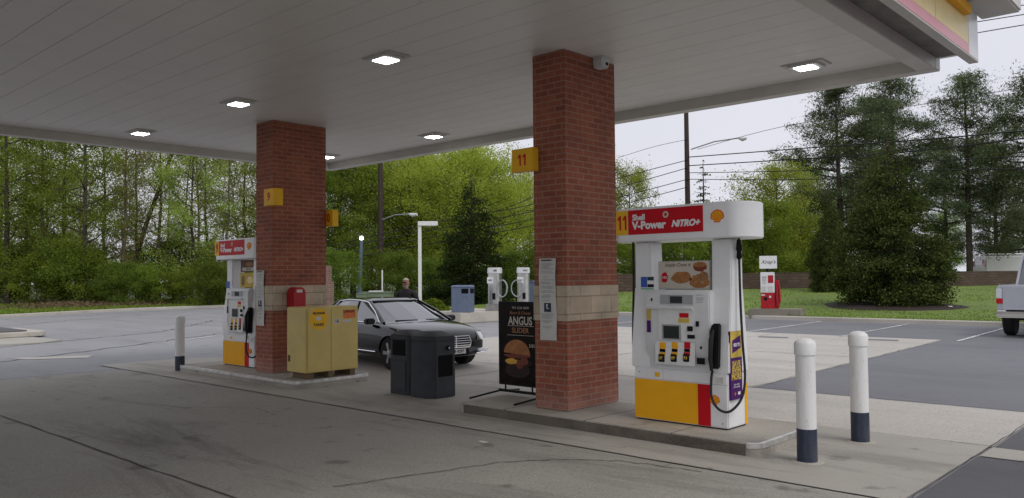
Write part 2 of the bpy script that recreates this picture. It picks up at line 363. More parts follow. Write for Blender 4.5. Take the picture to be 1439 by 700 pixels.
def bake(o,*mods):
    """apply the modifiers on an object so nothing else has to stay in the scene"""
    bpy.context.view_layer.update()
    me=bpy.data.meshes.new_from_object(o.evaluated_get(bpy.context.evaluated_depsgraph_get())); o.modifiers.clear(); old=o.data; o.data=me; return o
def sheet(name,pts,z,m,label=None):
    me=bpy.data.meshes.new(name); me.from_pydata([(p[0],p[1],z) for p in pts],[],[tuple(range(len(pts)))]); me.update()
    if me.polygons[0].normal.z<0: me.flip_normals()
    o=link(name,me,m); tag(o,kind='structure')
    return o
def rect(x0,x1,y0,y1): return [(x0,y0),(x1,y0),(x1,y1),(x0,y1)]
def rrect(x0,x1,y0,y1,r,n=6):
    o=[]
    for cx,cy,a in ((x1-r,y1-r,0),(x0+r,y1-r,PI/2),(x0+r,y0+r,PI),(x1-r,y0+r,1.5*PI)):
        for k in range(n+1): t=a+PI/2*k/n; o.append((cx+r*math.cos(t),cy+r*math.sin(t)))
    return o
# ------------------------------------------------------------------ world, sun, camera
wd=bpy.data.worlds.new('World'); S.world=wd; wd.use_nodes=True; nt=wd.node_tree; nt.nodes.clear()
o=N(nt,'ShaderNodeOutputWorld'); sky=N(nt,'ShaderNodeTexSky',sky_type='NISHITA'); sky.sun_disc=False; sky.sun_elevation=R(52); sky.sun_rotation=R(97); sky.dust_density=6; sky.air_density=1.5
b1=N(nt,'ShaderNodeBackground'); b1.inputs[1].default_value=.08; nt.links.new(sky.outputs[0],b1.inputs[0])
b2=N(nt,'ShaderNodeBackground'); b2.inputs[1].default_value=1.1
tc=N(nt,'ShaderNodeTexCoord'); n=N(nt,'ShaderNodeTexNoise'); n.inputs['Scale'].default_value=2.2; n.inputs['Detail'].default_value=5; nt.links.new(tc.outputs['Generated'],n.inputs['Vector'])
cr=ramp(nt,[(.3,(.70,.715,.80)),(.7,(.80,.80,.87))]); nt.links.new(n.outputs['Fac'],cr.inputs[0]); nt.links.new(cr.outputs[0],b2.inputs[0])
mx=N(nt,'ShaderNodeMixShader'); mx.inputs[0].default_value=.88; nt.links.new(b1.outputs[0],mx.inputs[1]); nt.links.new(b2.outputs[0],mx.inputs[2]); nt.links.new(mx.outputs[0],o.inputs[0])
sl=bpy.data.lights.new('sun','SUN'); sl.energy=1.1; sl.angle=R(25); sl.color=(1,.97,.93); so=bpy.data.objects.new('sun',sl); COL.objects.link(so)
saz=R(97); sel=R(52); sd=Vector((math.sin(saz)*math.cos(sel),math.cos(saz)*math.cos(sel),math.sin(sel))); so.rotation_euler=sd.to_track_quat('Z','Y').to_euler()
S.view_settings.view_transform='Standard'; S.view_settings.look='None'; S.view_settings.exposure=0; S.view_settings.gamma=1
cam=bpy.data.cameras.new('camera'); co=bpy.data.objects.new('camera',cam); COL.objects.link(co); S.camera=co
cam.sensor_width=36; cam.lens=F/1439*36; cam.clip_end=1500; cam.clip_start=.05
co.matrix_world=Matrix(((Rv[0],Uv[0],-Wv[0],0),(Rv[1],Uv[1],-Wv[1],0),(Rv[2],Uv[2],-Wv[2],H),(0,0,0,1)))
# ------------------------------------------------------------------ ground
K=[(-42,-30),(-43.2,5),(-44.2,12),(-46.4,16),(-48.2,21),(-47.5,27),(-44,30),(-35,30),(-29,24.8),(-26,21.7),(-22.5,20.9),(-21.95,23),(-21.8,29.0),(-21,29.6),(-10,29.65),(5,29.65),(40,29.65)]
R1=[(-60,-30),(-60,5),(-62,12),(-63,20),(-64,30),(-60,42),(-54,48),(-46,50),(-42,48),(-38,45),(-33,42),(-30,40),(-27.5,37),(-25.5,36.4),(-16.8,51.5),(-5,68),(34,100)]
Z1=[.3]*10+[.4,.6,.85,.94,.94,.94,.94]
R2=[(-400,-120),(-400,5),(-400,60),(-400,120),(-380,220),(-340,300),(-300,360),(-260,400),(-220,420),(-180,430),(-150,440),(-120,440),(-100,440),(-80,440),(0,440),(120,440),(300,420)]
sheet('ground',[(-600,-600),(600,-600),(600,600),(-600,600)],-.06,M['verge'])
sheet('asphalt_road',K+[(40,-30)],0,M['asphalt'])
def catm(P,sub):
    out=[]
    for i in range(len(P)-1):
        for k in range(sub): t=k/sub; out.append(tuple(a*(1-t)+b*t for a,b in zip(P[i],P[i+1])))
    out.append(P[-1]); return out
def smooth(P,it=2):
    P=[tuple(p) for p in P]
    for _ in range(it):
        P=[P[0]]+[tuple((a+2*b+c)/4 for a,b,c in zip(P[i-1],P[i],P[i+1])) for i in range(1,len(P)-1)]+[P[-1]]
    return P
Ks=smooth(catm(K,6),3); R1s=smooth(catm(R1,6),6); R2s=catm(R2,6); Z1s=[z[0] for z in smooth(catm([(z,) for z in Z1],6),4)]
rng=np.random.default_rng(3)
def lawn(name,i0,i1,m):
    v=[];rows=13;n=i1-i0+1
    for j in range(rows+1):
        for i in range(i0,i1+1):
            k=Ks[i];a=R1s[i];b=R2s[i]
            if j<rows:
                t=j/(rows-1); s=t*t*(3-2*t); z=.14+(Z1s[i]-.14)*s+ (.05*math.sin(i*.9+j)+.03*math.sin(i*2.3-j*1.7))*math.sin(PI*t)
                v.append((k[0]+(a[0]-k[0])*t,k[1]+(a[1]-k[1])*t,z))
            else: v.append((b[0],b[1],Z1s[i]+.3))
    f=[(j*n+i,j*n+i+1,(j+1)*n+i+1,(j+1)*n+i) for j in range(rows) for i in range(n-1)]
    me=bpy.data.meshes.new(name); me.from_pydata(v,[],f); me.update()
    if me.polygons[0].normal.z<0: me.flip_normals()
    for p in me.polygons: p.use_smooth=True
    tag(link(name,me,m),kind='structure'); return [Vector(q) for q in v],f
v1,f1=lawn('verge',0,48,M['verge']); v2,f2=lawn('lawn',48,len(Ks)-1,M['grass'])
bv=[BVHTree.FromPolygons(v1,f1),BVHTree.FromPolygons(v2,f2)]
def gz(x,y):
    best=None
    for b in bv:
        h=b.ray_cast(Vector((x,y,50)),Vector((0,0,-1)))
        if h[0] is not None and (best is None or h[0].z>best): best=h[0].z
    return best if best is not None else 0.0
# kerb swept along the lawn edge
mb=MB(); n=len(Ks)
prof=[(0,-.05),(0,.12),(-.02,.145),(-.17,.15),(-.17,-.05)]
for i,p in enumerate(Ks):
    a=Vector(Ks[max(i-1,0)]);b=Vector(Ks[min(i+1,n-1)]); d=(b-a).normalized(); nn=Vector((d.y,-d.x)) # towards road
    for q in prof: mb.v.append((p[0]+nn.x*(q[0]+.02),p[1]+nn.y*(q[0]+.02),q[1]))
for i in range(n-1):
    for k in range(4): mb.face([i*5+k,i*5+k+1,(i+1)*5+k+1,(i+1)*5+k])
tag(mb.build('kerb',M['kerb']),kind='structure')
# paved slabs
sheet('asphalt_lot',[(-5.72,11.52),(-6.05,22.75),(-16.2,22.75),(-17.5,23),(-21.6,23.2),(-21.5,29.4),(38,29.4),(38,11.52)],.004,M['asphalt_lot'])
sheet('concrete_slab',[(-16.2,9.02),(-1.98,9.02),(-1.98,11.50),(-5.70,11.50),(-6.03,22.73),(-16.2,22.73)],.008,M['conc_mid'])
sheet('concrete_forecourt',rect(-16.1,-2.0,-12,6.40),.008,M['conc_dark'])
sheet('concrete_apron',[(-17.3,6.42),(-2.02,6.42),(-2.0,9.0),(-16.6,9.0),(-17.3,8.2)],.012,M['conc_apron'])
sheet('asphalt_patch',rect(-1.98,30,-12,8.48),.006,M['asphalt_dark'])
sheet('concrete_strip',rect(-1.97,30,8.5,9.0),.010,M['conc_apron'])
sheet('asphalt_patch',rect(-1.96,30,9.02,11.49),.006,M['asphalt_dark'])
def ribbon(name,pts,w,z,m,jit=.01,sub=14):
    P=catm([(*p,) for p in pts],sub); v=[];f=[]
    for i,p in enumerate(P):
        a=Vector(P[max(i-1,0)]);b=Vector(P[min(i+1,len(P)-1)]); d=(b-a).normalized(); nn=Vector((-d.y,d.x)); c=Vector(p)+nn*random.gauss(0,jit); ww=w*random.uniform(.55,1.3)
        v+=[(c.x+nn.x*ww/2,c.y+nn.y*ww/2,z),(c.x-nn.x*ww/2,c.y-nn.y*ww/2,z)]
    f=[(2*i,2*i+1,2*i+3,2*i+2) for i in range(len(P)-1)]
    me=bpy.data.meshes.new(name); me.from_pydata(v,[],f); me.update()
    if me.polygons[0].normal.z<0: me.flip_normals()
    return tag(link(name,me,m),kind='structure')
ribbon('expansion_joint',[(-16,3.2),(-2.1,3.2)],.022,.0125,M['crackfill'],.006,60)
ribbon('expansion_joint',[(-16,-1.5),(-2.1,-1.5)],.028,.0125,M['crackfill'],.006,40)
ribbon('expansion_joint',[(-17.2,6.41),(-2.0,6.41)],.008,.0165,M['crackfill'],.008,60)
ribbon('expansion_joint',[(-16.1,9.01),(-1.9,9.01)],.018,.0165,M['crackfill'],.005,40)
ribbon('expansion_joint',[(-16.1,11.51),(-2.0,11.51)],.025,.0165,M['crackfill'],.008,40)
ribbon('expansion_joint',[(-16.1,17),(-5.9,17)],.022,.0165,M['crackfill'],.008,40)
ribbon('expansion_joint',[(-10.2,9.1),(-10.4,22.6)],.018,.0165,M['crackfill'],.006,40)
ribbon('expansion_joint',[(-5.71,11.5),(-6.04,22.7)],.012,.0165,M['crackfill'],.015,40)
ribbon('expansion_joint',[(-1.99,2),(-1.99,11.4)],.010,.0165,M['crackfill'],.01,40)
ribbon('expansion_joint',[(-16.12,-10),(-16.12,6.4)],.03,.0165,M['crackfill'],.012,60)
ribbon('pavement_crack',[(-5.6,3.9),(-5.37,4.7),(-5.18,5.4),(-4.87,5.85),(-4.4,6.16),(-3.6,6.3)],.014,.0145,M['crackfill'],.012,12)
ribbon('pavement_crack',[(-11.5,4.8),(-10.6,5.0),(-9.8,5.6),(-9.3,5.5)],.010,.0145,M['crackfill'],.015,12)
for pts in ([onZ(380,452),onZ(700,449)] ,[(-20,1),(-24,6),(-27,12),(-33,17)],[(-19,4),(-22,9),(-26,15),(-36,22)],[(-30,2),(-36,10),(-42,18)],[(-40,6),(-43,14),(-45,22)]):
    ribbon('pavement_crack',pts,.07,.006,M['asphalt_dark'],.06,22)
for x0,x1 in ((-5.62,-5.88),(-8.5,-8.82),(-11.38,-11.8),(-14.2,-14.75),(-17.1,-17.7)):
    ribbon('parking_line',[(x0,22.4),(x1,29.3)],.10,.0165 if x0>-9 else .0125,M['line'],.004,30)
ribbon('lane_mark',[(-22.5,10.4),(-23.5,12.1)],.14,.0085,M['line'],.006,10)
sheet('concrete_patch',[(-20.6,5.7),(-19.9,5.9),(-19.2,6.9),(-19.8,7.2)],.008,M['conc_mid'])
for a,b,z in ((-10.2,20.9,.014),(-7.6,21.6,.014)): sheet('pavement_patch',[(a,b),(a+.8,b+.1),(a+.7,b+.5),(a-.1,b+.4)],z,M['asphalt_lot'])
# ------------------------------------------------------------------ canopy
SZ=4.41; X0,X1,Y0,Y1=-16.1,-2.91,-7.0,11.18; RZ=4.26; rw=.22
cp=thing('gas_station_canopy',(-9.5,2,0),'big flat grey canopy roof over the pumps carried on brick columns','canopy')
cp.location=(0,0,0)
mb=MB(); y=Y0+rw
while y<Y1-rw-.02:
    y2=min(y+.3945,Y1-rw); mb.box(X0+rw,X1-rw,y,y2,SZ,SZ+.04); y+=.4
mb.build('soffit_planks',M['soffit'],cp,bevel=.002,seg=1)
B(X0+rw,X1-rw,Y0+rw,Y1-rw,SZ+.025,SZ+.06)
B(X0+.05,X1-.05,Y0+.05,Y1-.05,SZ+.045,SZ+.6).build('roof_deck',M['groove'],cp)
mb=MB()
mb.box(X0,X1,Y1-rw,Y1,RZ,SZ+.043); mb.box(X0,X1,Y0,Y0+rw,RZ,SZ+.043)
mb.box(X0,X0+rw,Y0+rw+.001,Y1-rw-.001,RZ,SZ+.043); mb.box(X1-rw,X1,Y0+rw+.001,Y1-rw-.001,RZ,SZ+.043)
mb.build('rim_beam',M['rim'],cp,bevel=.008)
FX=-2.45; FY=11.05
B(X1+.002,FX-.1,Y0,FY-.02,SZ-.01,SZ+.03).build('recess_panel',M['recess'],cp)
B(FX-.105,FX,Y0,FY,4.26,4.285).build('fascia_lip',M['rim'],cp,bevel=.004)
mb=MB(); mb.box(FX-.03,FX,Y0,10.62,4.287,4.40); mb.build('fascia_band',M['pink'],cp)
mb=MB()
yy=Y0
while yy<10.6:
    y2=min(yy+2.6 if yy<9.2 else 10.62,10.62)
    if yy<9.3 and y2>9.3: y2=9.3
    mb.box(FX-.03,FX,yy,y2-.012,4.402,4.84); yy=y2
mb.build('fascia_panel',M['paleyel'],cp)
B(FX-.03,FX,10.625,FY,4.287,4.84).build('fascia_corner',M['white'],cp)
B(FX+.001,FX+.08,Y0,10.45,4.70,4.80).build('light_band',M['yellow'],cp)
B(FX-.02,FX+.42,Y0,FY+.25,4.845,5.6).build('upper_box',M['rim'],cp,bevel=.02)
mb=MB(); mb.box(X0-.05,X0,Y0,Y1,SZ-.02,5.2); mb.box(X0-.05,FX-.1,Y1+.001,Y1+.05,SZ+.02,5.2); mb.box(X0-.05,FX-.1,Y0-.05,Y0-.001,SZ-.02,5.2)
mb.build('side_fascia',M['white'],cp)
# canopy lights
lp=thing('canopy_light',(0,0,SZ),'','ceiling light','canopy lights')
B(-.27,.27,-.17,.17,-.018,.0).build('housing',M['rim'],lp,bevel=.006)
mb=MB(); mb.prism(rrect(-.2,.2,-.15,.15,.03),-.045,-.018); mb.build('bezel',M['offwhite'],lp,bevel=.004)
B(-.12,.12,-.11,.11,-.052,-.0455).build('led_panel',M['lamp'],lp)
LL=[(-7.78,6.19,'nearer of the two lit ceiling lights between the brick columns, larger in view'),(-11.34,6.19,'lit ceiling light just left of the top of the far brick column'),(-14.85,6.19,'lit ceiling light near the left rim of the canopy above the wood'),
 (-11.4,10.2,'small lit ceiling light near the far rim between the two columns'),(-14.95,10.25,'ceiling light half hidden behind the far brick column'),(-4.23,10.2,'lit ceiling light on the right of the near brick column under the canopy corner')]
for i,(x,y,l) in enumerate(LL):
    q=lp if i==0 else copy_tree(lp); q.location=(x,y,SZ); q['label']=l; q.rotation_euler=(0,0,0)
# ------------------------------------------------------------------ columns
def column(x0,x1,y0,y1,label):
    t=thing('brick_column',((x0+x1)/2,(y0+y1)/2,.13),label,'column'); ox,oy=t.location.x,t.location.y
    def bb(z0,z1,e=0):
        m=MB().box(x0-e,x1+e,y0-e,y1+e,z0,z1); m.v=[(a-ox,b-oy,c-.13) for a,b,c in m.v]; return m
    bb(.132,1.18).build('lower_brickwork',M['brick'],t,bevel=.004,seg=1)
    bb(1.18,1.60,.012).build('stone_band',M['stone'],t,bevel=.006)
    bb(1.60,4.409).build('upper_brickwork',M['brick'],t,bevel=.004,seg=1)
    return t
column(-6.5,-6.0,7.44,8.46,'near square red brick column with a pale stone band beside the close fuel pump')
column(-12.76,-12.22,7.3,8.36,'far square red brick column with a pale stone band behind the yellow cabinet')
t=thing('security_camera',(-5.93,8.07,4.335),'small white camera box under the soffit at the top of the near brick column','camera')
B(-.06,.09,-.08,.08,.045,.073).build('mount_plate',M['offwhite'],t,bevel=.005)
MB().prism([(-.06,-.07),(.07,-.07),(.10,0),(.07,.07),(-.06,.07)],-.06,.044,[(-.065,-.08),(.08,-.08),(.105,0),(.08,.08),(-.065,.08)]).build('body',M['offwhite'],t,bevel=.01)
MB().lathe([(.022,0),(.022,.012),(.012,.014)],12,(.09,0,-.02),'x').build('lens',M['black'],t)
# number signs
def numsign(x0,x1,y0,y1,z0,z1,s,label,face='-y'):
    t=thing('number_sign',((x0+x1)/2,(y0+y1)/2,(z0+z1)/2),label,'sign'); w=(x1-x0)/2;d=(y1-y0)/2;h=(z1-z0)/2
    B(-w,w,-d,d,-h,h).build('sign_box',M['signyel'],t,bevel=.004)
    B(-w+.012,w-.012,-d-.003,-d+.002,-h+.012,h-.012).build('face_panel',M['signyel'],t)
    numeral(s,h*1.35,(0,-d-.0045,0),M['red'],t,bold=.006)
    return t
numsign(-6.76,-6.41,7.33,7.435,2.99,3.275,'11','yellow box sign with a red 11 on the near brick column','-y')
numsign(-12.20,-11.88,7.12,7.29,2.93,3.21,'9','yellow box sign with a red 9 on the far brick column')
numsign(-12.37,-12.04,8.37,8.50,2.64,2.93,'10','yellow box sign with a red 10 on the rear edge of the far brick column')
# paper notices
def notice(x0,x1,y,z0,z1,label,isa):
    t=thing('notice_strip',((x0+x1)/2,y,z0),label,'notice'); w=(x1-x0)/2; hh=z1-z0
    mb=MB(); n=18
    for i in range(n+1):
        z=hh*i/n; b=.004+.006*abs(math.sin(i*.55)); sx=.008*math.sin(i*.35)
        mb.v+=[(-w+sx,-b,z),(w+sx,-b,z),(-w+sx,-b+.002,z),(w+sx,-b+.002,z)]
    for i in range(n): a=4*i; mb.face([a,a+1,a+5,a+4]); mb.face([a+2,a+6,a+7,a+3]); mb.face([a,a+4,a+6,a+2]); mb.face([a+1,a+3,a+7,a+5])
    mb.build('sheet',M['paper'],t)
    mb=MB(); rr=random.Random(5)
    z=hh-.03
    while z>.03:
        if not (isa and hh*.33<z<hh*.47):
            if rr.random()<.75:
                x=-w*.8; e=w*rr.uniform(.1,.85)
                mb.box(x+rr.choice([0,.01,.03]),e,-.0125,-.0115,z,z+.007)
        z-=rr.choice([.016,.016,.034])
    mb.build('print_lines',M['greyp'],t)
    mb=MB(); mb.box(-w*.75,w*.5,-.0125,-.0115,hh-.028,hh-.013); mb.build('heading',M['ink'],t)
    if isa:
        B(-w*.42,w*.42,-.0135,-.0125,hh*.345,hh*.455).build('blue_panel',M['blue'] if 0 else M['navy'],t)
        mb=MB().lathe([(.012,0),(.012,.001)],10,(-.008,-.0145,hh*.43),'y'); mb.box(-.014,-.004,-.0148,-.0138,hh*.385,hh*.42)
        mb.box(-.004,.022,-.0148,-.0138,hh*.385,hh*.392)
        mb.build('wheelchair_mark',M['white'],t)
    return t
notice(-6.40,-6.145,7.425,.95,1.925,'long paper notice with a blue wheelchair mark pasted on the near brick column',True)
notice(-12.71,-12.46,7.285,.92,1.86,'long paper notice pasted on the far brick column behind the far fuel pump',True)
# ------------------------------------------------------------------ islands
def island(x0,x1,y0,y1,label,trim):
    t=thing('fuel_island',((x0+x1)/2,(y0+y1)/2,0),label,'kerb island'); ox,oy=t.location.x,t.location.y
    out=rrect(x0-ox,x1-ox,y0-oy,y1-oy,.12)
    MB().prism(out,0,.128).build('concrete_base',M['island'],t,bevel=.008)
    def strip(i0,i1,name):
        o2=rrect(x0-ox-.006,x1-ox+.006,y0-oy-.006,y1-oy+.006,.126); o3=rrect(x0-ox+.035,x1-ox-.035,y0-oy+.035,y1-oy-.035,.09)
        n=len(o2); mb=MB(); idx=[(k%n) for k in range(i0,i1)]
        for k in idx: mb.v+=[(*o2[k],.085),(*o2[k],.132),(*o3[k],.132)]
        for a in range(len(idx)-1):
            for b in range(2): mb.face([3*a+b,3*a+b+1,3*a+b+4,3*a+b+3])
        mb.build(name,M['steel'],t)
    if trim=='all': strip(0,29,'edge_trim')
    else:
        strip(21,30,'edge_trim'); B(x0-ox+.13,x1-ox-.13,y0-oy-.004,y0-oy-.0005,.004,.118).build('stained_face',M['grime'],t)
    for x in (-1.2,0,1.1): B(x-.004,x+.004,y0-oy-.002,y1-oy+.001,.01,.1295).build('joint_line',M['crackfill'],t)
    return t
island(-7.53,-3.47,7.1,8.42,'near raised concrete pump island with a steel rounded corner by the bollards','part')
island(-14.9,-10.95,6.93,8.38,'far raised concrete pump island with bright steel edge under the yellow cabinet','all')
# ------------------------------------------------------------------ bollards
bo=thing('bollard',(0,0,0),'','bollard','white bollards with navy feet')
MB().lathe([(.101,.0),(.101,.30),(.097,.301)],28).build('foot_band',M['bollardn'],bo,smooth=True)
MB().lathe([(.099,.30),(.099,.97)],28).build('sleeve',M['bollardw'],bo,smooth=True)
MB().lathe([(.109,.965),(.109,1.065),(.098,1.085),(.06,1.108),(.0,1.115)],28).build('cap',M['bollardw'],bo,smooth=True)
MB().lathe([(.17,.0),(.16,.006),(.10,.008)],24).build('ground_collar',M['island'],bo,smooth=True)
for i,(x,y,l) in enumerate(((-3.07,7.24,'white bollard with navy foot standing nearest, just off the near island corner'),(-3.03,8.45,'white bollard with navy foot just behind and right of the nearest one'),(-14.93,6.98,'white bollard with navy foot at the left end of the far pump island'))):
    q=bo if i==0 else copy_tree(bo); q.location=(x,y,.013); q['label']=l
    q.scale=(.88,.88,1) if i<2 else (.85,.85,.93)
# ------------------------------------------------------------------ scallop emblem
def scallop(r):
    pts=[(-.42,-.85),(.42,-.85),(.52,-.52)]
    n=7
    for k in range(n):
        a0=R(-22)+R(224)*k/n; a1=R(-22)+R(224)*(k+1)/n
        for q in range(5):
            a=a0+(a1-a0)*(q/4 if q<4 else 1); b=1+.07*math.sin(PI*q/4); pts.append((1.0*b*math.cos(a),.92*b*math.sin(a)))
    pts.append((-.52,-.52))
    return [(x*r,z*r) for x,z in pts]
def emblem(parent,x,y,z,r,face='-y'):
    e=MB().yprism([(a,b) for a,b in scallop(r)],-.003,0).build('scallop_emblem',M['brightred'],parent); e.location=(x,y,z)
    MB().yprism([(a,b) for a,b in scallop(r*.86)],-.0045,-.0031).build('shell_fill',M['yellow'],e)
    mb=MB()
    for k in range(1,7):
        a=R(-22)+R(224)*k/7; dx,dz=math.cos(a),math.sin(a)*.92; w=r*.028
        b0=(dx*r*.12,-r*.7+ (dz+.7)*r*.12); b1=(dx*r*.8,dz*r*.8)
        nx,nz=-(b1[1]-b0[1]),(b1[0]-b0[0]); l=math.hypot(nx,nz); nx*=w/l; nz*=w/l
        mb.yprism([(b0[0]-nx*.5,b0[1]-nz*.5),(b0[0]+nx*.5,b0[1]+nz*.5),(b1[0]+nx,b1[1]+nz),(b1[0]-nx,b1[1]-nz)],-.006,-.0046)
    mb.build('shell_ribs',M['brightred'],e)
    return e
# ------------------------------------------------------------------ fuel pumps
def pump(ox,oy,label,near,num):
    t=thing('fuel_pump',(ox,oy,.13),label,'fuel pump'); Z=.13
    # base
    MB().box(-.565,.565,-.21,.21,.012,.57).build('base_cabinet',M['white'],t,bevel=.012)
    B(-.55,.55,-.19,.19,0,.012).build('plinth',M['black'],t)
    B(-.562,.222,-.2135,-.2105,.02,.445).build('yellow_panel',M['yellow'],t)
    B(.224,.368,-.2145,-.2105,.018,.445).build('red_stripe',M['red'],t)
    B(.225,.56,.2105,.2135,.02,.445).build('rear_panel',M['yellow'],t)
    # shoulders + columns
    MB().yprism([(-.60,.57),(-.36,.57),(-.40,1.95),(-.60,1.95)],-.12,.13).build('left_post',M['white'],t,bevel=.012)
    MB().yprism([(.34,.57),(.58,.57),(.58,1.95),(.36,1.95)],-.12,.13).build('right_post',M['white'],t,bevel=.012)
    MB().yprism([(-.565,.571),(.565,.571),(.52,.66),(-.50,.66)],-.20,.20).build('waist',M['white'],t,bevel=.01)
    for a,b,n_ in ((.36,.583,'right_flank'),(-.603,-.36,'left_flank')):
        MB().xprism([(-.208,.57),(-.205,.80),(-.125,1.45),(.125,1.45),(.205,.80),(.208,.57)],a,b).build(n_,M['white'],t,bevel=.01)
    # head
    h=MB().xprism([(-.20,.575),(-.205,.70),(-.235,.80),(-.24,1.36),(-.21,1.415),(.21,1.415),(.24,1.36),(.235,.8),(.20,.575)],-.40,.39).build('head_cabinet',M['offwhite'],t,bevel=.012)
    y=-.24; Yf=7.78+y
    def fp(px,py,dy=0): a=onY(px,py,Yf+dy); return (a[0]+4.585,a[1]-Z)
    def rc(name,m,x0,y0,x1,y1,d=.004,b=0,inset=0,par=None):
        a=fp(x0,y0);c=fp(x1,y1)
        z0=fp((x0+x1)/2,y1)[1]; z1=fp((x0+x1)/2,y0)[1]
        return B(a[0],c[0],y-d-inset,y-inset+.0,z0,z1).build(name,m,par or t,bevel=b)
    rc('display_bezel',M['greyp'],928,414.5,974,427.5,.005)
    rc('price_display',M['screen'],942,416.5,959,426,.009)
    # hooded face panel
    MB().xprism([(y-.03,1.235),(y,1.25),(y,1.215),(y-.025,1.215)],-.375,.2).build('hood',M['offwhite'],t,bevel=.004)
    rc('face_plate',M['white2'],925.5,433,976,479,.004)
    s=rc('screen_bezel',M['greyp'],930.5,456,957.5,477.5,.010,.003)
    rc('screen_glass',M['screen'],933,458,955,475.5,.013)
    rc('red_decal',M['red'],955,440,968,446.5,.007)
    rc('yellow_decal',M['gold'],953.5,447.5,969,453.5,.0065)
    rc('card_reader',M['black'],966.5,458.5,974,465.5,.018,.003)
    rc('keypad',M['black'],966.5,470.5,976.5,476,.014,.003)
    rc('receipt_slot',M['black'],978,451.5,982.5,459,.012,.003)
    rc('lock',M['black'],984,487,986.3,490.5,.006)
    rc('printer_door',M['black'],979.5,503,990.8,512,.008,.002)
    # grade buttons
    rc('button_panel',M['white2'],921,480.5,977,513,.006,.002)
    for i,x in enumerate((927.5,944.5,962)):
        rc('grade_label',M['yellow'] if i<2 else M['red'],x,481,x+8.6,490,.0085)
        rc('grade_display',M['bin2'],x,490.3,x+8.0,494.6,.0088)
        rc('grade_tab',M['yellow'] if i<2 else M['red'],x-.6,495,x+8.2,500,.0085)
        g=rc('grade_button',M['black'],x-1.3,497.5,x+7,508.5,.02,.006)
        a=fp(x+2.6,503); text('octane',('87','89','93')[i],.045,(a[0],y-.0212,a[1]),'-y',M['gold'],g,bold=.001)
    # left stickers, small labels
    a=fp(911,432); B(a[0]-.02,a[0]+.03,-.2435,-.2405,.90+.2,.90+.33).build('side_decal',M['gold'],t)
    B(a[0]-.02,a[0]+.03,-.2435,-.2405,.90+.06,.90+.19).build('side_decal',M['purple'],t)
    rc('lock',M['black'],915,419,917,423,.006)
    mb=MB()
    for z in (1.375,1.345,1.325,1.30): mb.box(.235,.235+random.uniform(.06,.11),-.2425,-.241,z-.006,z-.001)
    mb.build('instruction_print',M['greyp'],t)
    # topper + blue card
    if near:
        a=onY(926,372,7.72);c=onY(999,408,7.72)
        tp=MB().prism(rrect(a[0]+4.585,c[0]+4.585+.0,-.075,-.045,.01),1.425,1.735).build('topper_frame',M['greyp'],t)
        x0=a[0]+4.585;x1=c[0]+4.585
        MB().yprism([(x0+.003,1.435),(x1-.003,1.435),(x1-.003,1.728),(x0+.003,1.728)],-.079,-.0755).build('topper_card',M['cream'],tp,bevel=.0008)
        w=x1-x0
        def disc(cx,cz,rx,rz,m,n,dy):
            rr=random.Random(int(cx*1000)); k=26
            pts=[(x0+w*cx+rx*math.cos(2*PI*i/k)*rr.uniform(.88,1.1),1.425+.31*cz+rz*math.sin(2*PI*i/k)*rr.uniform(.85,1.1)) for i in range(k)]
            MB().yprism(pts,-.0795-dy,-.079).build(n,m,tp)
        disc(.46,.40,.12,.065,M['food'],'food_picture',.001); disc(.50,.50,.08,.04,M['bun'],'food_picture',.002); disc(.82,.78,.085,.05,M['bacon'],'food_picture',.001); disc(.82,.86,.08,.028,M['bun'],'food_picture',.002); disc(.80,.28,.125,.075,M['bun'],'food_picture',.001); disc(.76,.24,.07,.045,M['food'],'food_picture',.002); disc(.88,.45,.06,.05,M['bun2'],'food_picture',.003)
        disc(.13,.42,.042,.06,M['red'],'round_badge',.001)
        text('badge_lettering','2/$3',.04,(x0+w*.13,-.0812,1.425+.31*.42),'-y',M['white'],tp)
        text('headline','Simply Crave it',.052,(x0+w*.38,-.0802,1.69),'-y',M['brown'],tp,shear=.4)
        bc=B(-.44,-.255,-.26,-.256,1.42,1.58).build('payment_card',M['white'],t)
        B(-.43,-.35,-.2625,-.2601,1.45,1.565).build('blue_square',M['blue'],bc); B(-.345,-.265,-.2625,-.2601,1.525,1.565).build('navy_square',M['navy'],bc); B(-.345,-.265,-.2625,-.2601,1.45,1.485).build('black_square',M['black'],bc); B(-.43,-.265,-.2625,-.2601,1.427,1.44).build('green_strip',M['green'],bc)
    else:
        tp=B(-.16,.38,-.08,-.05,1.72,1.94).build('brown_card',M['brown'],t)
        B(-.10,.34,-.083,-.0801,1.74,1.80).build('card_lettering_strip',M['cream'],tp)
        text('card_lettering','SNACKS',.05,(.12,-.0838,1.77),'-y',M['brown'],tp)
        rr=random.Random(4); MB().yprism([(.16+.13*math.cos(2*PI*i/18)*rr.uniform(.85,1.1),1.86+.05*math.sin(2*PI*i/18)*rr.uniform(.8,1.1)) for i in range(18)],-.083,-.0801).build('food_picture',M['food'],tp)
        tp=B(-.18,.38,-.08,-.05,1.435,1.70).build('yellow_card',M['gold'],t)
        for x in (-.12,-.06): B(x,x+.03,-.083,-.0801,1.48,1.64).build('bottle_picture',M['brown'],tp)
        rr=random.Random(9); MB().yprism([(.18+.11*math.cos(2*PI*i/18)*rr.uniform(.85,1.1),1.57+.07*math.sin(2*PI*i/18)*rr.uniform(.8,1.1)) for i in range(18)],-.083,-.0801).build('food_picture',M['paleyel'],tp)
        bc=B(-.44,-.31,-.22,-.216,1.42,1.55).build('payment_card',M['blue'],t)
    # canopy header (stadium plan)
    L0,L1,rad=-.84,.84,.30
    out=[]
    for k in range(13): a=-PI/2+PI*k/12; out.append((L1-.20+.20*math.cos(a),rad*math.sin(a)))
    for k in range(13): a=PI/2+PI*k/12; out.append((L0+.20+.20*math.cos(a),rad*math.sin(a)))
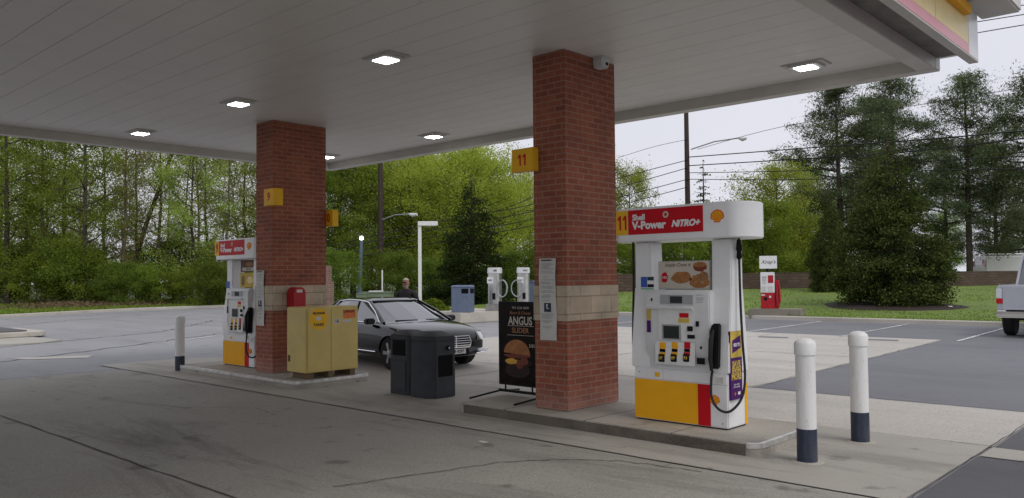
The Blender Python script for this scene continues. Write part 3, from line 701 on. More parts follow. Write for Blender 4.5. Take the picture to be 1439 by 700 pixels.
    hd=MB().prism(out,1.955,2.325).build('header',M['white'],t,bevel=.01)
    for p in hd.data.polygons: p.use_smooth=True
    hd.data.set_sharp_from_angle(angle=R(40))
    yf=-rad
    ax=onY(883,310,7.78+yf)[0]+4.585; bx=onY(988,306,7.78+yf)[0]+4.585
    rp=B(ax,bx,yf-.004,yf-.001,2.03,2.30).build('red_sign',M['red'],hd)
    B(max(ax-.17,L0+.12),ax-.006,yf-.004,yf-.001,2.03,2.30).build('number_panel',M['signyel'],hd)
    numeral(num,.22,(ax-.08,yf-.0055,2.165),M['red'],hd,bold=.006,sx=.8)
    w=bx-ax
    text('lettering','Shell',.088,(ax+w*.06,yf-.0052,2.215),'-y',M['white'],rp,align='LEFT',bold=.003)
    text('lettering','V-Power',.118,(ax+w*.06,yf-.0052,2.125),'-y',M['white'],rp,align='LEFT',bold=.005)
    text('lettering','NiTRO+',.092,(ax+w*.955,yf-.0052,2.125),'-y',M['white'],rp,align='RIGHT',bold=.005,shear=.3)
    MB().lathe([(.036,0),(.036,.0015)],20,(ax+w*.52,yf-.0056,2.23),'y').build('ring_mark',M['cream'],rp)
    MB().lathe([(.017,0),(.017,.002)],14,(ax+w*.52,yf-.0076,2.23),'y').build('ring_centre',M['red'],rp)
    ex=onY(1008,303,7.78+yf)[0]+4.585
    emblem(hd,ex,yf-.001,2.175,.072)
    for a,b in ((.372,.375),(-.20,-.197)): B(a,b,-.2113,-.2101,.46,.565).build('panel_seam',M['greyp'],t)
    B(-.56,.56,-.2113,-.2101,.452,.456).build('panel_seam',M['greyp'],t)
    for a,c in ((-.5,.52),(.5,.52),(.5,.06),(.3,1.50)): MB().lathe([(.009,0),(.009,.003)],8,(a,-.2135 if c<1 else -.2135,c),'y').build('lock',M['greyp'],t)
    B(.43,.52,-.2125,-.2101,.47,.53).build('small_label',M['paper'],t); B(-.30,-.24,-.2125,-.2101,.48,.53).build('small_label',M['signyel'],t)
    # nozzle boot, nozzle, hose
    nb=MB().yprism([(.395,.62),(.485,.62),(.505,1.08),(.43,1.08),(.40,1.0)],-.275,-.20).build('nozzle_boot',M['black'],t,bevel=.012)
    MB().tube([(.425,-.28,.60),(.425,-.305,.72),(.44,-.31,.92),(.455,-.285,1.02)],[.018,.024,.026,.016],8).build('nozzle',M['rubber'],t,smooth=True)
    MB().lathe([(.018,0),(.018,.06)],10,(.43,-.27,.51),'z').build('hose_swivel',M['silver'],t)
    def curve(P,n=60):
        P=[Vector(p) for p in P]; out=[]
        for i in range(len(P)-1):
            p0=P[max(i-1,0)];p1=P[i];p2=P[i+1];p3=P[min(i+2,len(P)-1)]
            for k in range(8):
                s=k/8; out.append(.5*((2*p1)+(-p0+p2)*s+(2*p0-5*p1+4*p2-p3)*s*s+(-p0+3*p1-3*p2+p3)*s**3))
        out.append(P[-1]); return out
    MB().tube(curve([(.62,-.02,1.955),(.62,-.02,1.7),(.635,-.04,1.3),(.66,-.06,.9),(.69,-.08,.55),(.68,-.14,.33),(.60,-.24,.20),(.50,-.29,.22),(.43,-.30,.34),(.425,-.29,.52),(.44,-.29,.60)]),.0135,8).build('fuel_hose',M['rubber'],t,smooth=True)
    MB().lathe([(.02,0),(.03,.02),(.024,.08),(.033,.10),(.022,.2)],10,(.62,-.02,1.74),'z').build('hose_breakaway',M['black'],t,smooth=True)
    MB().tube(curve([(-.655,-.07,1.955),(-.655,-.07,1.5),(-.675,-.06,1.1),(-.70,-.02,.7),(-.69,.12,.4),(-.6,.27,.24),(-.5,.29,.4),(-.46,.29,.7)]),.0135,8).build('fuel_hose',M['rubber'],t,smooth=True)
    emblem(t,.415,-.2105,.29,.055)
    # side poster on +x flank
    sp=B(.5655,.5885,-.185,.06,.30,1.0).build('side_poster',M['purple'],t)
    B(.589,.5905,-.185,.06,.73,1.0).build('gold_panel',M['gold'],sp)
    MB().xprism([(-.15,.775),(.03,.825),(.03,.955),(-.15,.905)],.591,.5925).build('purple_flag',M['purple'],sp)
    text('lettering','earn',.075,(.5935,-.06,.865),'+x',M['white'],sp,bold=.001)
    for s_,z in (('SAVE',.64),('EVEN',.575),('MORE',.51)): text('lettering',s_,.085,(.5895,-.065,z+.02),'+x',M['gold'],sp,bold=.004,sx=.9)
    for s_,z in (('join today',.455),('at the pump',.43)): text('lettering',s_,.028,(.5895,-.065,z),'+x',M['white'],sp)
    MB().lathe([(.016,0),(.016,.0015)],12,(.589,-.10,.36),'x').build('small_badge',M['orange'],sp); B(.589,.5905,-.04,.01,.345,.375).build('small_badge',M['white'],sp)
    B(.5655,.568,.15,.21,.02,.44).build('rear_wrap',M['yellow'],t)
    return t
pump(-4.585,7.78,'near white fuel pump with yellow base panel and red header sign on the near island',True,'11')
pump(-13.77,7.74,'far white fuel pump with snack cards, left of the far brick column',False,'9')
# ------------------------------------------------------------------ yellow cabinet
t=thing('storage_cabinet',(-11.30,7.67,.13),'tan yellow steel two door cabinet with stickers on the far island','cabinet')
x0,x1,y0,y1=-.27,.27,-.5,.5
B(x0,x1,y0,y1,.10,1.13).build('body',M['cabinet'],t,bevel=.008)
B(x1+.0005,x1+.012,y0+.03,-.042,.13,1.10).build('door',M['cabinet'],t,bevel=.004)
B(x1+.0005,x1+.012,-.034,y1-.03,.13,1.10).build('door',M['cabinet'],t,bevel=.004)
B(x0+.05,x0+.09,y0-.012,y0-.0005,.26,.36).build('handle',M['cabinet_dark'],t)
for yy in (-.44,-.06,.36): B(-.2,.24,yy,yy+.1,0,.099).build('foot',M['wood'],t)
MB().lathe([(.17,0),(.17,.002)],28,(x1+.0125,-.27,.94),'x').build('round_sticker',M['signyel'],t)
text('sticker_lettering','PROPANE',.05,(x1+.016,-.27,1.03),'+x',M['ink'],t,bold=.002); text('sticker_lettering','TANKS',.06,(x1+.016,-.27,.85),'+x',M['ink'],t,bold=.002)
B(x1+.0145,x1+.0155,-.32,-.23,.92,.98).build('sticker_picture',M['paper'],t)
B(x1+.0125,x1+.014,.20,.44,.93,1.07).build('orange_sticker',M['orange'],t)
text('sticker_lettering','DANGER',.055,(x1+.0150,.31,1.04),'+x',M['brown'],t,bold=.002)
B(x1+.0125,x1+.014,.02,.13,.85,.93).build('number_sticker',M['paper'],t); text('sticker_lettering','16',.08,(x1+.0150,.075,.89),'+x',M['ink'],t,bold=.002)
B(x1+.0125,x1+.014,.19,.36,.87,.91).build('small_sticker',M['paper'],t)
t=thing('extinguisher_box',(-12.11,7.68,1.18),'red fire extinguisher cover on the far brick column above the yellow cabinet','extinguisher box')
MB().xprism([(-.13,0),(.14,0),(.14,.31),(.09,.39),(-.08,.39),(-.13,.31)],-.10,.10).build('cover',M['redbox'],t,bevel=.02)
B(.101,.103,-.05,.06,.30,.35).build('white_label',M['paper'],t)
# ------------------------------------------------------------------ trash / squeegee station
t=thing('waste_bin_station',(-9.03,7.82,.012),'charcoal twin plastic trash bin with squeegee bay standing in the gap between the islands','trash bin')
La=[(-.54,-.10),(-.46,-.21),(-.06,-.21),(-.02,-.17),(-.02,.24),(-.46,.24),(-.54,.13)]
Lb=[(-.02,-.17),(.05,-.25),(.36,-.25),(.50,-.17),(.50,.20),(.40,.27),(-.02,.24)]
def sc(P,k,kk=None):
    cx=sum(p[0] for p in P)/len(P);cy=sum(p[1] for p in P)/len(P); kk=kk or k; return [(cx+(p[0]-cx)*k,cy+(p[1]-cy)*kk) for p in P]
for P,l in ((La,0),(Lb,1)):
    MB().prism(P,.0,.80,sc(P,.985)).build('bin_body',M['bin'],t,bevel=.012)
    MB().prism(sc(P,1.0),.802,.86,sc(P,1.0)).build('lid_rim',M['bin'],t,bevel=.01)
    MB().prism(sc(P,.99),.861,.93,sc(P,.45)).build('lid',M['bin'],t,bevel=.008)
B(-.40,-.12,-.2165,-.15,.57,.79).build('trash_opening',M['bin2'],t)
MB().box(-.42,-.10,-.219,-.2115,.06,.50).build('door_panel',M['bin'],t,bevel=.004)
B(.44,.5035,-.12,.15,.30,.60).build('squeegee_bay',M['bin2'],t)
MB().lathe([(.032,0),(.036,.012),(.03,.03)],16,(.498,.06,.70),'x').build('lock_knob',M['black'],t); MB().lathe([(.013,0),(.013,.004)],12,(.529,.06,.70),'x').build('knob_button',M['offwhite'],t)
# ------------------------------------------------------------------ burger board
t=thing('poster_board',(-7.30,8.02,.13),'black poster board with a burger picture on a low black foot frame','advert board')
bw=.33
bd=B(-bw-.02,bw+.02,-.02,.02,.13,1.25).build('board_frame',M['black'],t,bevel=.006)
B(-bw,bw,-.0235,-.0205,.15,1.235).build('poster',M['poster'],bd)
def ell(cx,cz,rx,rz,m,n,d,a0=0,a1=360,rag=0,k=30):
    rr=random.Random(int(cz*999)+k); P=[(cx+rx*math.cos(R(a0+(a1-a0)*i/k)),cz+rz*math.sin(R(a0+(a1-a0)*i/k))*(1+rr.uniform(-rag,rag))) for i in range(k)]
    MB().yprism(P,-.0236-d,-.0236).build(n,m,bd)
ell(.0,.34,.22,.10,M['patty'],'burger_plate',.001)
ell(.0,.315,.20,.075,M['patty'],'burger_base',.0015)
ell(.02,.44,.235,.06,M['patty'],'burger_patty',.002,rag=.2)
ell(-.1,.455,.12,.035,M['cheese'],'burger_cheese',.0024,rag=.3)
ell(.04,.42,.06,.06,M['bacon'],'burger_bacon',.003,rag=.2); ell(.12,.46,.07,.05,M['bacon'],'burger_bacon',.0027,rag=.2)
ell(.0,.53,.24,.03,M['bacon'],'burger_filling',.0028,rag=.3)
ell(-.01,.545,.235,.20,M['bun'],'burger_bun',.0032,0,180)
text('lettering','TRY OUR NEW',.045,(.06,-.0245,1.165),'-y',M['cream_txt'],bd)
text('lettering','Bacon & Cheese',.056,(.05,-.0245,1.10),'-y',M['tan_txt'],bd,shear=.3)
text('lettering','ANGUS',.155,(.055,-.0245,.99),'-y',M['cream_txt'],bd,bold=.003,sx=.82)
text('lettering','SLIDER',.095,(.055,-.0245,.865),'-y',M['tan_txt'],bd,bold=.001,sx=1.05)
mb=MB(); mb.box(-.18,.29,-.0245,-.0237,.925,.93); mb.box(-.18,.29,-.0245,-.0237,.80,.805); mb.build('rule',M['cream_txt'],bd)
text('price_lettering','2/$5',.06,(.26,-.0245,.67),'-y',M['cream_txt'],bd)
MB().tube([(-.24,0,.07),(-.24,0,.14)],.012,8).build('upright',M['black'],t); MB().tube([(.24,0,.07),(.24,0,.14)],.012,8).build('upright',M['black'],t)
B(-.36,.50,-.02,.02,.035,.07).build('crossbar',M['black'],t,bevel=.004)
MB().tube([(-.36,.40,.012),(-.34,0,.045),(-.30,-.62,.012)],.013,8).build('foot_bar',M['black'],t); MB().tube([(.50,.36,.012),(.50,0,.045),(.52,-.66,.012)],.013,8).build('foot_bar',M['black'],t)
# ------------------------------------------------------------------ wheels
def wheel(parent,x,y,z,r,w,side):
    ty=MB().lathe([(r*.68,-w/2),(r*.93,-w/2),(r,-w*.36),(r,w*.36),(r*.93,w/2),(r*.68,w/2)],32,(0,0,0),'y').build('wheel',M['tyre'],parent,smooth=True); ty.location=(x,y,z)
    mb=MB().lathe([(r*.69,-.01),(r*.69,.0),(r*.62,.004),(r*.60,-.02)],28,(0,0,0),'y')
    for k in range(5):
        for dd in (-.09,.09):
            a=2*PI*k/5+dd; c,s_=math.cos(a),math.sin(a); q=.022
            mb.yprism([(r*.1*c-q*s_,r*.1*s_+q*c),(r*.1*c+q*s_,r*.1*s_-q*c),(r*.63*c+q*.8*s_,r*.63*s_-q*.8*c),(r*.63*c-q*.8*s_,r*.63*s_+q*.8*c)],-.006,.012)
    mb.lathe([(.06,-.01),(.06,.018),(.02,.022)],14,(0,0,0),'y')
    rm=mb.build('rim',M['rimm'],ty,smooth=False); rm.location=(0,side*w*.46,0)
    if side<0: rm.rotation_euler=(0,0,PI)
    return ty
# ------------------------------------------------------------------ lofted car body
def loft(stations,name,m,parent,sub=2,cut=None,closed_ends=True):
    """stations: list of rings (full, closed) of equal count"""
    n=len(stations[0]); mb=MB()
    for s in stations: mb.v+=s
    for i in range(len(stations)-1):
        for k in range(n): l=(k+1)%n; mb.face([i*n+k,i*n+l,(i+1)*n+l,(i+1)*n+k])
    if closed_ends: mb.face(list(range(n))[::-1]); mb.face([(len(stations)-1)*n+k for k in range(n)])
    o=mb.build(name,m,parent)
    if sub:
        q=o.modifiers.new('s','SUBSURF'); q.levels=sub; q.render_levels=sub
    cs=[]
    for c in (cut or []):
        cm=MB().lathe([(c[2],-c[3]),(c[2],c[3])],32,(c[0],0,c[1]),'y').build('cutter',None,None); cs.append(cm)
        cm.parent=parent; q=o.modifiers.new('b','BOOLEAN'); q.object=cm; q.operation='DIFFERENCE'; q.solver='EXACT'
    bake(o)
    for c in cs: bpy.data.objects.remove(c)
    for p in o.data.polygons: p.use_smooth=True
    o.data.set_sharp_from_angle(angle=R(38))
    return o
def ring(x,hw,zl,zs,zt,crown=.0,dx=0):
    half=[(0,zl),(hw*.82,zl),(hw*.97,zl+.09),(hw,zl+(zs-zl)*.45),(hw*.985,zs-.08),(hw*.93,zs),(hw*.70,zt-.012),(0,zt+crown)]
    pts=[(x-dx*abs(h[0]/max(hw,.01))**2,h[0],h[1]) for h in half]+[(x-dx*abs(h[0]/max(hw,.01))**2,-h[0],h[1]) for h in half[-2:0:-1]]
    return pts
car=thing('sedan_car',(-11.80,10.42,.010),'black sedan with chrome grille parked behind the charcoal bin','car',rz=R(-8)); car.scale=(1,1,.955)
st=[(-4.02,.74,.42,.78,.80,.10),(-3.95,.84,.30,.86,.93,.08),(-3.6,.90,.22,.90,.99,.03),(-2.9,.925,.2,.90,.99,0),(-2.2,.93,.2,.89,.95,0),(-1.2,.93,.2,.88,.93,0),(-.55,.93,.2,.87,.93,0),(-.3,.925,.2,.86,.915,0),(.2,.915,.2,.80,.86,.01),(.55,.88,.22,.73,.79,.06),(.72,.83,.22,.68,.73,.10),(.84,.76,.26,.60,.64,.14),(.86,.70,.30,.50,.54,.14)]
loft([ring(x,hw,zl,zs,zt,.015,dx) for x,hw,zl,zs,zt,dx in st],'body',M['carpaint'],car,2,[(0,.30,.365,1.2),(-2.87,.30,.365,1.2)])
# greenhouse
def gh(x,hw,z): return [(x,hw,z),(x,hw*.5,z+.012),(x,-hw*.5,z+.012),(x,-hw,z)]
belt=[(-3.35,.60),(-2.9,.74),(-1.6,.78),(-.62,.76),(-.34,.55)]
mb=MB()
gl=[((-3.45,.58,.93),(-2.55,.50,1.29)),((-2.95,.79,.90),(-2.45,.59,1.29)),((-2.0,.80,.89),(-2.0,.61,1.325)),((-1.2,.80,.88),(-1.55,.60,1.31)),((-.45,.77,.88),(-1.28,.55,1.27)),((-.36,.45,.90),(-1.22,.40,1.285)),((-.33,0,.91),(-1.20,0,1.295))]
L=gl+[((a[0],-a[1],a[2]),(b[0],-b[1],b[2])) for a,b in gl[-2::-1]]
for a,b in L: mb.v+=[a,b]
for i in range(len(L)-1): mb.face([2*i,2*i+2,2*i+3,2*i+1])
mb.face([0,1,2*len(L)-1,2*len(L)-2])
mb.build('window_glass',M['glass'],car)
top=[(-2.62,.48),(-2.45,.585),(-2.0,.61),(-1.55,.60),(-1.27,.55),(-1.20,.38),(-1.18,0)]
tp=top+[(x,-y) for x,y in top[-2::-1]]
MB().prism(tp,1.285,1.305,tp).build('roof_skin',M['carpaint'],car)
MB().prism(sc(tp,1.0),1.306,1.352,sc(tp,.80,.72)).build('roof',M['carpaint'],car,bevel=.02,seg=3)
for s in (1,-1):
    P=lambda pts:[(a,b*s,c) for a,b,c in pts]
    MB().tube(P([(-.38,.775,.89),(-.8,.67,1.10),(-1.27,.565,1.29)]),.028,6).build('windscreen_pillar',M['carpaint'],car,smooth=True)
    MB().tube(P([(-1.52,.81,.89),(-1.62,.61,1.30)]),.022,6).build('door_pillar',M['carpaint'],car)
    MB().tube(P([(-3.3,.66,.93),(-2.9,.62,1.12),(-2.5,.58,1.29)]),.05,6).build('rear_pillar',M['carpaint'],car,smooth=True)
    MB().tube(P([(-.5,.80,.89),(-.85,.695,1.10),(-1.28,.60,1.285),(-1.6,.63,1.325),(-2.0,.635,1.335),(-2.45,.61,1.30),(-2.95,.78,.93),(-2.0,.83,.90),(-1.2,.83,.89),(-.5,.80,.89)]),.009,5).build('window_trim',M['chrome'],car)
    MB().tube(P([(-.45,.925,.33),(-2.4,.93,.33)]),.010,5).build('sill_trim',M['chrome'],car)
    m_=MB().prism([(-.72,.84*s),(-.55,.86*s),(-.58,1.04*s),(-.70,1.05*s)],.86,.98).build('side_mirror',M['carpaint'],car,bevel=.025,seg=3)
    hl=MB().prism([(.48,.90*s),(.62,.865*s),(.80,.70*s),(.86,.60*s),(.70,.58*s),(.50,.78*s)],.55,.70,[(.35,.90*s),(.52,.86*s),(.66,.74*s),(.70,.60*s),(.60,.58*s),(.40,.80*s)]).build('headlight',M['lens'],car,bevel=.01)
    MB().tube(P([(.90,.45,.30),(.86,.68,.32),(.74,.84,.36)]),.014,6).build('bumper_trim',M['chrome'],car)
    MB().tube(P([(.885,.50,.36),(.84,.70,.37)]),.03,6).build('fog_lamp',M['lens'],car)
    MB().box(-1.30,-1.12,.925*s-.012,.925*s+.012,.72,.75).build('door_handle',M['chrome'],car,bevel=.004)
    wheel(car,0,.79*s,.325,.325,.22,s); wheel(car,-2.87,.79*s,.325,.325,.22,s)
    B(-3.98,-3.80,.60*s-.15,.60*s+.15,.62,.76).build('tail_light',M['redlens'],car,bevel=.02)
gr=MB().xprism([(-.34,.42),(.34,.42),(.37,.52),(.33,.655),(-.33,.655),(-.37,.52)],.80,.875).build('grille_frame',M['chrome'],car,bevel=.012)
MB().xprism([(-.31,.44),(.31,.44),(.34,.52),(.305,.64),(-.305,.64),(-.34,.52)],.872,.879).build('grille_mesh',M['black'],gr)
mb=MB()
for z in (.46,.505,.55,.595): mb.box(.880,.893,-.31,.31,z,z+.016)
mb.box(.880,.894,-.012,.012,.44,.64); mb.build('grille_bar',M['chrome'],gr)
B(.90,.915,-.20,.20,.31,.405).build('number_plate',M['paper'],car,bevel=.003)
text('plate_lettering','7AB 4297',.075,(.9165,0,.358),'+x',M['navy'],car,bold=.002)
B(.84,.905,-.30,.30,.27,.40).build('lower_intake',M['black'],car,bevel=.02)
MB().tube([(-.34,.5,.925),(-.42,.05,.925)],.008,5).build('wiper',M['black'],car); MB().tube([(-.34,-.05,.925),(-.42,-.5,.925)],.008,5).build('wiper',M['black'],car)
# ------------------------------------------------------------------ pickup truck
tx,ty_=-4.20,24.60
t=thing('pickup_truck',(tx,ty_,.012),'silver pickup truck parked nose to the lawn at the right edge','pickup truck'); t.scale=(1,1,1.13)
W=1.0
MB().yprism([(-W+.06,.52),(W-.06,.52),(W,.62),(W,1.12),(W-.02,1.22),(-W+.02,1.22),(-W,1.12),(-W,.62)],.02,1.95).build('bed',M['silverpaint'],t,bevel=.03,seg=3)
MB().yprism([(-W+.14,.60),(W-.14,.60),(W-.14,1.19),(-W+.14,1.19)],-.015,.03).build('tailgate',M['silverpaint'],t,bevel=.015)
B(-.7,.7,-.022,-.014,.72,.80).build('tailgate_crease',M['silverpaint'],t,bevel=.003)
text('tailgate_lettering','TITAN',.11,(0,-.024,.70),'-y',M['chrome'],t) if 0 else None
B(-.16,.16,-.035,-.016,1.02,1.10).build('tailgate_handle',M['black'],t,bevel=.006)
MB().yprism([(-W+.02,.46),(W-.02,.46),(W-.02,.64),(-W+.02,.64)],-.17,.0).build('rear_bumper',M['chrome'],t,bevel=.03,seg=3)
B(-.75,.75,-.172,-.14,.605,.645).build('bumper_step',M['black'],t)
B(-.16,.16,-.176,-.171,.50,.60).build('number_plate',M['paper'],t)
for s in (1,-1):
    B(s*(W-.07)-.075,s*(W-.07)+.075,-.012,.12,.90,1.13).build('tail_light',M['lens'],t,bevel=.012)
    B(s*(W-.07)-.077,s*(W-.07)+.077,-.014,.122,.78,.90).build('brake_light',M['redlens'],t,bevel=.008)
    MB().xprism([(1.97,.52),(4.15,.52),(4.2,1.1),(2.0,1.1)],s*(W-.01)-.012,s*(W-.01)+.012).build('door',M['silverpaint'],t,bevel=.01)
    MB().tube([(s*(W+.02),3.95,1.12),(s*(W+.18),3.95,1.15)],.03,6).build('mirror_arm',M['black'],t); B(s*(W+.17)-.1,s*(W+.17)+.1,3.92,4.02,1.08,1.36).build('side_mirror',M['silverpaint'],t,bevel=.03)
    w1=wheel(t,s*(W-.13),.95,.40,.40,.27,1); w1.rotation_euler=(0,0,-PI/2 if s>0 else PI/2); w2=wheel(t,s*(W-.13),4.65,.40,.40,.27,1); w2.rotation_euler=(0,0,-PI/2 if s>0 else PI/2)
    MB().tube([(s*.5,2.1,1.96),(s*.74,2.02,1.93),(s*.90,1.98,1.2)],.035,6).build('cab_pillar',M['silverpaint'],t)
MB().xprism([(1.98,.5),(4.2,.5),(5.5,.55),(5.6,.95),(5.45,1.12),(4.25,1.22),(1.98,1.22)],-W,W).build('cab_body',M['silverpaint'],t,bevel=.05,seg=3)
MB().prism([(-.92,1.98),(.92,1.98),(.92,4.15),(-.92,4.15)],1.221,1.88,[(-.72,2.08),(.72,2.08),(.72,3.4),(-.72,3.4)]).build('cab_glass',M['glass'],t)
MB().prism(rrect(-.76,.76,2.04,3.45,.1),1.88,1.97,rrect(-.70,.70,2.1,3.38,.1)).build('cab_roof',M['silverpaint'],t,bevel=.02)
B(-.6,.6,-.02,1.9,.40,.52).build('chassis',M['black'],t)
MB().tube([(-.4,.95,.40),(.4,.95,.40)],.07,8).build('rear_axle',M['black'],t)
# ------------------------------------------------------------------ lawn corner: wall, vacuum, bins
def wallpts(): return [at(850,43.5),at(1100,46.5),at(1280,49.3),at(1500,52.5),at(1800,57)]
WP=wallpts(); mb=MB(); acc=0
for i in range(len(WP)-1):
    a=Vector(WP[i]);b=Vector(WP[i+1]); l=(b-a).length; d=(b-a).normalized(); nn=Vector((d.y,-d.x))*.15
    k=len(mb.v); z0,z1=.5,1.84
    for p in (a,b):
        for s in (1,-1):
            for z in (z0,z1): mb.v.append((p.x+nn.x*s,p.y+nn.y*s,z))
    # 0:a+z0 1:a+z1 2:a-z0 3:a-z1 4:b+z0 5:b+z1 6:b-z0 7:b-z1
    mb.face([k,k+4,k+5,k+1],[(acc,z0),(acc+l,z0),(acc+l,z1),(acc,z1)]); mb.face([k+6,k+2,k+3,k+7],[(acc+l,z0),(acc,z0),(acc,z1),(acc+l,z1)])
    mb.face([k+1,k+5,k+7,k+3],[(acc,0),(acc+l,0),(acc+l,.3),(acc,.3)]); mb.face([k,k+2,k+6,k+4],[(acc,0),(acc,.3),(acc+l,.3),(acc+l,0)]); acc+=l
for q in ([0,1,3,2],[len(mb.v)-4,len(mb.v)-2,len(mb.v)-1,len(mb.v)-3]): mb.face(q,[(0,0)]*4)
w_=mb.build('retaining_wall',M['blockwall']); tag(w_,'long low brown block wall at the back of the right lawn','wall')
# concrete pedestal with air machine
cx,cy=onZ(1084,449); t=thing('concrete_pedestal',(cx,cy+.5,0),'weathered mossy concrete plinth on the kerb under the red vacuum machine','plinth')
rz=math.atan2(Rv[1],Rv[0])*.25; t.rotation_euler=(0,0,rz)
MB().box(-.98,.98,-.5,.5,-.02,.40).build('block',M['oldconc'],t,bevel=.03,seg=2)
t2=thing('vacuum_machine',(cx-.33,cy+.45,.40),'red and white coin vacuum machine with a white script sign on top','vacuum machine',rz=R(22))
B(-.26,.26,-.2,.2,0,.62).build('lower_case',M['redbox'],t2,bevel=.01)
B(-.26,.26,-.2,.2,.622,1.42).build('upper_case',M['white'],t2,bevel=.01)
for a,b,c,d,m_ in ((-.2,-.04,.95,1.28,'paper'),(.02,.22,1.0,1.30,'redbox'),(-.22,-.06,.66,.88,'paper'),(0,.2,.66,.88,'paper')): B(a,b,-.206,-.2005,c,d).build('instruction_label',M[m_],t2)
MB().lathe([(.07,0),(.07,.01)],14,(-.08,-.2065,.38),'y').build('coin_box',M['black'],t2); B(.05,.13,-.215,-.2005,.42,.50).build('coin_slot',M['offwhite'],t2)
B(-.24,-.1,-.206,-.2005,.50,.56).build('instruction_label',M['paper'],t2)
mb=MB(); mb.box(-.20,-.02,-.2065,-.2062,1.22,1.235); mb.box(-.2,-.05,-.2065,-.2062,1.15,1.16); mb.box(-.2,-.06,-.2065,-.2062,1.08,1.09); mb.build('print_lines',M['ink'],t2)
B(.262,.42,-.12,.14,.0,1.12).build('hose_tower',M['redbox'],t2,bevel=.03)
MB().tube([(.38,-.1,1.1),(.44,-.15,.8),(.46,-.2,.3),(.40,-.25,.08),(.34,-.2,.4),(.36,-.14,.9)],.03,8).build('vacuum_hose',M['redbox'],t2,smooth=True)
B(-.05,.05,-.04,.04,1.42,1.56).build('sign_post',M['black'],t2)
B(-.30,.36,-.03,.03,1.56,2.06).build('sign_box',M['white'],t2,bevel=.006)
text('sign_lettering',"Xnap's",.2,(.03,-.0315,1.82),'-y',M['ink'],t2,shear=.4,bold=.001)
# raised island with grey blue bin, vacuums
t=thing('raised_kerb_island',(-23.6,22.6,0),'raised concrete kerb platform under the blue grey bin and the two silver vacuums','kerb island')
MB().prism([(-1.9,-1.6),(1.7,-1.75),(1.85,1.5),(-1.5,2.0)],0,.40).build('platform',M['kerb'],t,bevel=.03)
bx,by=onZ(647,439,.40); bx,by=onZ(649,439.5,.4)
t=thing('litter_bin',(bx-.25,by+.3,.40),'blue grey square litter bin with a dark hatch on the raised kerb platform','trash bin',rz=R(30))
MB().prism(rrect(-.36,.36,-.36,.36,.04),0,.96).build('body',M['bluebin'],t,bevel=.01)
MB().prism(rrect(-.385,.385,-.385,.385,.04),.962,1.03,rrect(-.33,.33,-.33,.33,.04)).build('lid',M['bluebin'],t,bevel=.01)
B(.05,.32,-.366,-.3605,.72,.90).build('hatch',M['bin2'],t); B(.3605,.366,-.26,.26,.72,.90).build('hatch',M['bin2'],t)
t=thing('litter_bin',(*at(748,33.5),.2),'blue grey litter bin mostly hidden by the near brick column behind the vacuums','trash bin',rz=R(30))
MB().prism(rrect(-.36,.36,-.36,.36,.04),0,1.3).build('body',M['bluebin'],t,bevel=.01); MB().prism(rrect(-.385,.385,-.385,.385,.04),1.302,1.36).build('lid',M['bluebin'],t,bevel=.01)
for px,d,lt,lab,tw in ((695,32.0,'AIR','silver vacuum canister post marked on its left side, nearer the blue grey bin',R(25)),(735,32.4,'VAC','silver vacuum canister post nearest the black poster board, holding the coiled hose',R(38))):
    x,y=at(px,d); t=thing('vacuum_post',(x,y,.3),lab,'vacuum machine',rz=tw)
    B(-.30,.30,-.3,.3,-.1,.38).build('stone_foot',M['stonebox'],t,bevel=.02)
    MB().prism(rrect(-.24,.24,-.24,.24,.12,4),.381,1.56).build('canister',M['silver'],t,bevel=.01)
    MB().prism(rrect(-.26,.26,-.26,.26,.12,4),1.562,1.80,rrect(-.25,.25,-.25,.25,.12,4)).build('top_cap',M['offwhite'],t,bevel=.02)
    B(-.23,.02,-.262,-.245,1.18,1.42).build('label_plate',M['white'],t); text('label_lettering',lt,.11,(-.105,-.2635,1.30),'-y',M['ink'],t,bold=.003)
    text('label_lettering',lt,.10,(.1,-.264,1.68),'-y',M['ink'],t,bold=.003)
    B(-.02,.10,-.27,-.245,.55,.80).build('coin_box',M['black'],t)
    P=[]
    for k in range(40):
        a=2*PI*k/13; P.append((( .42+.20*math.cos(a)) if px<700 else (-.22+.24*math.cos(a)),-.30-.002*k,.98+.33*math.sin(a)))
    MB().tube(P,.022,6).build('hose_loop',M['greyp'],t,smooth=True)
# far-left little concrete island
t=thing('traffic_island',(-28.3,6.9,0),'small low pale concrete island with black and white kerb at the far left','traffic island')
MB().prism([(-3,1.2),(-3.2,-3),(3.3,-3.2),(3.5,.8),(2.9,1.5)],0,.03).build('apron',M['conc_apron'],t)
MB().prism(rrect(-2.6,.7,-1.8,1.9,.5),.031,.17).build('kerb_ring',M['kerb'],t,bevel=.02); MB().prism(rrect(-2.9,.2,-1.4,1.5,.4),.171,.20).build('dark_top',M['asphalt_dark'],t)
# transformers
x,y=at(531,33); t=thing('utility_cabinet',(x,y,gz(x,y)-.05),'long olive green utility cabinet with a flat white cap beyond the car','utility box',rz=R(42))
B(-.60,.58,-.4,.4,0,1.18).build('body',M['util'],t,bevel=.02); B(-.62,.60,-.42,.42,1.181,1.22).build('lid',M['util'],t,bevel=.01); B(-.35,.2,-.2,.2,1.221,1.27).build('white_cap',M['offwhite'],t,bevel=.01)
x,y=at(509,32); t=thing('utility_cabinet',(x,y,gz(x,y)-.05),'small square olive green utility cabinet left of the long one beyond the car','utility box',rz=R(42))
B(-.2,.2,-.25,.25,0,1.15).build('body',M['util'],t,bevel=.02); B(-.21,.21,-.26,.26,1.151,1.18).build('lid',M['util'],t)
x,y=at(537,34.5); t=thing('marker_post',(x,y,0),'thin white marker post behind the long green utility cabinet','post'); MB().lathe([(.03,0),(.03,2.05),(.0,2.08)],8).build('post',M['white2'],t)
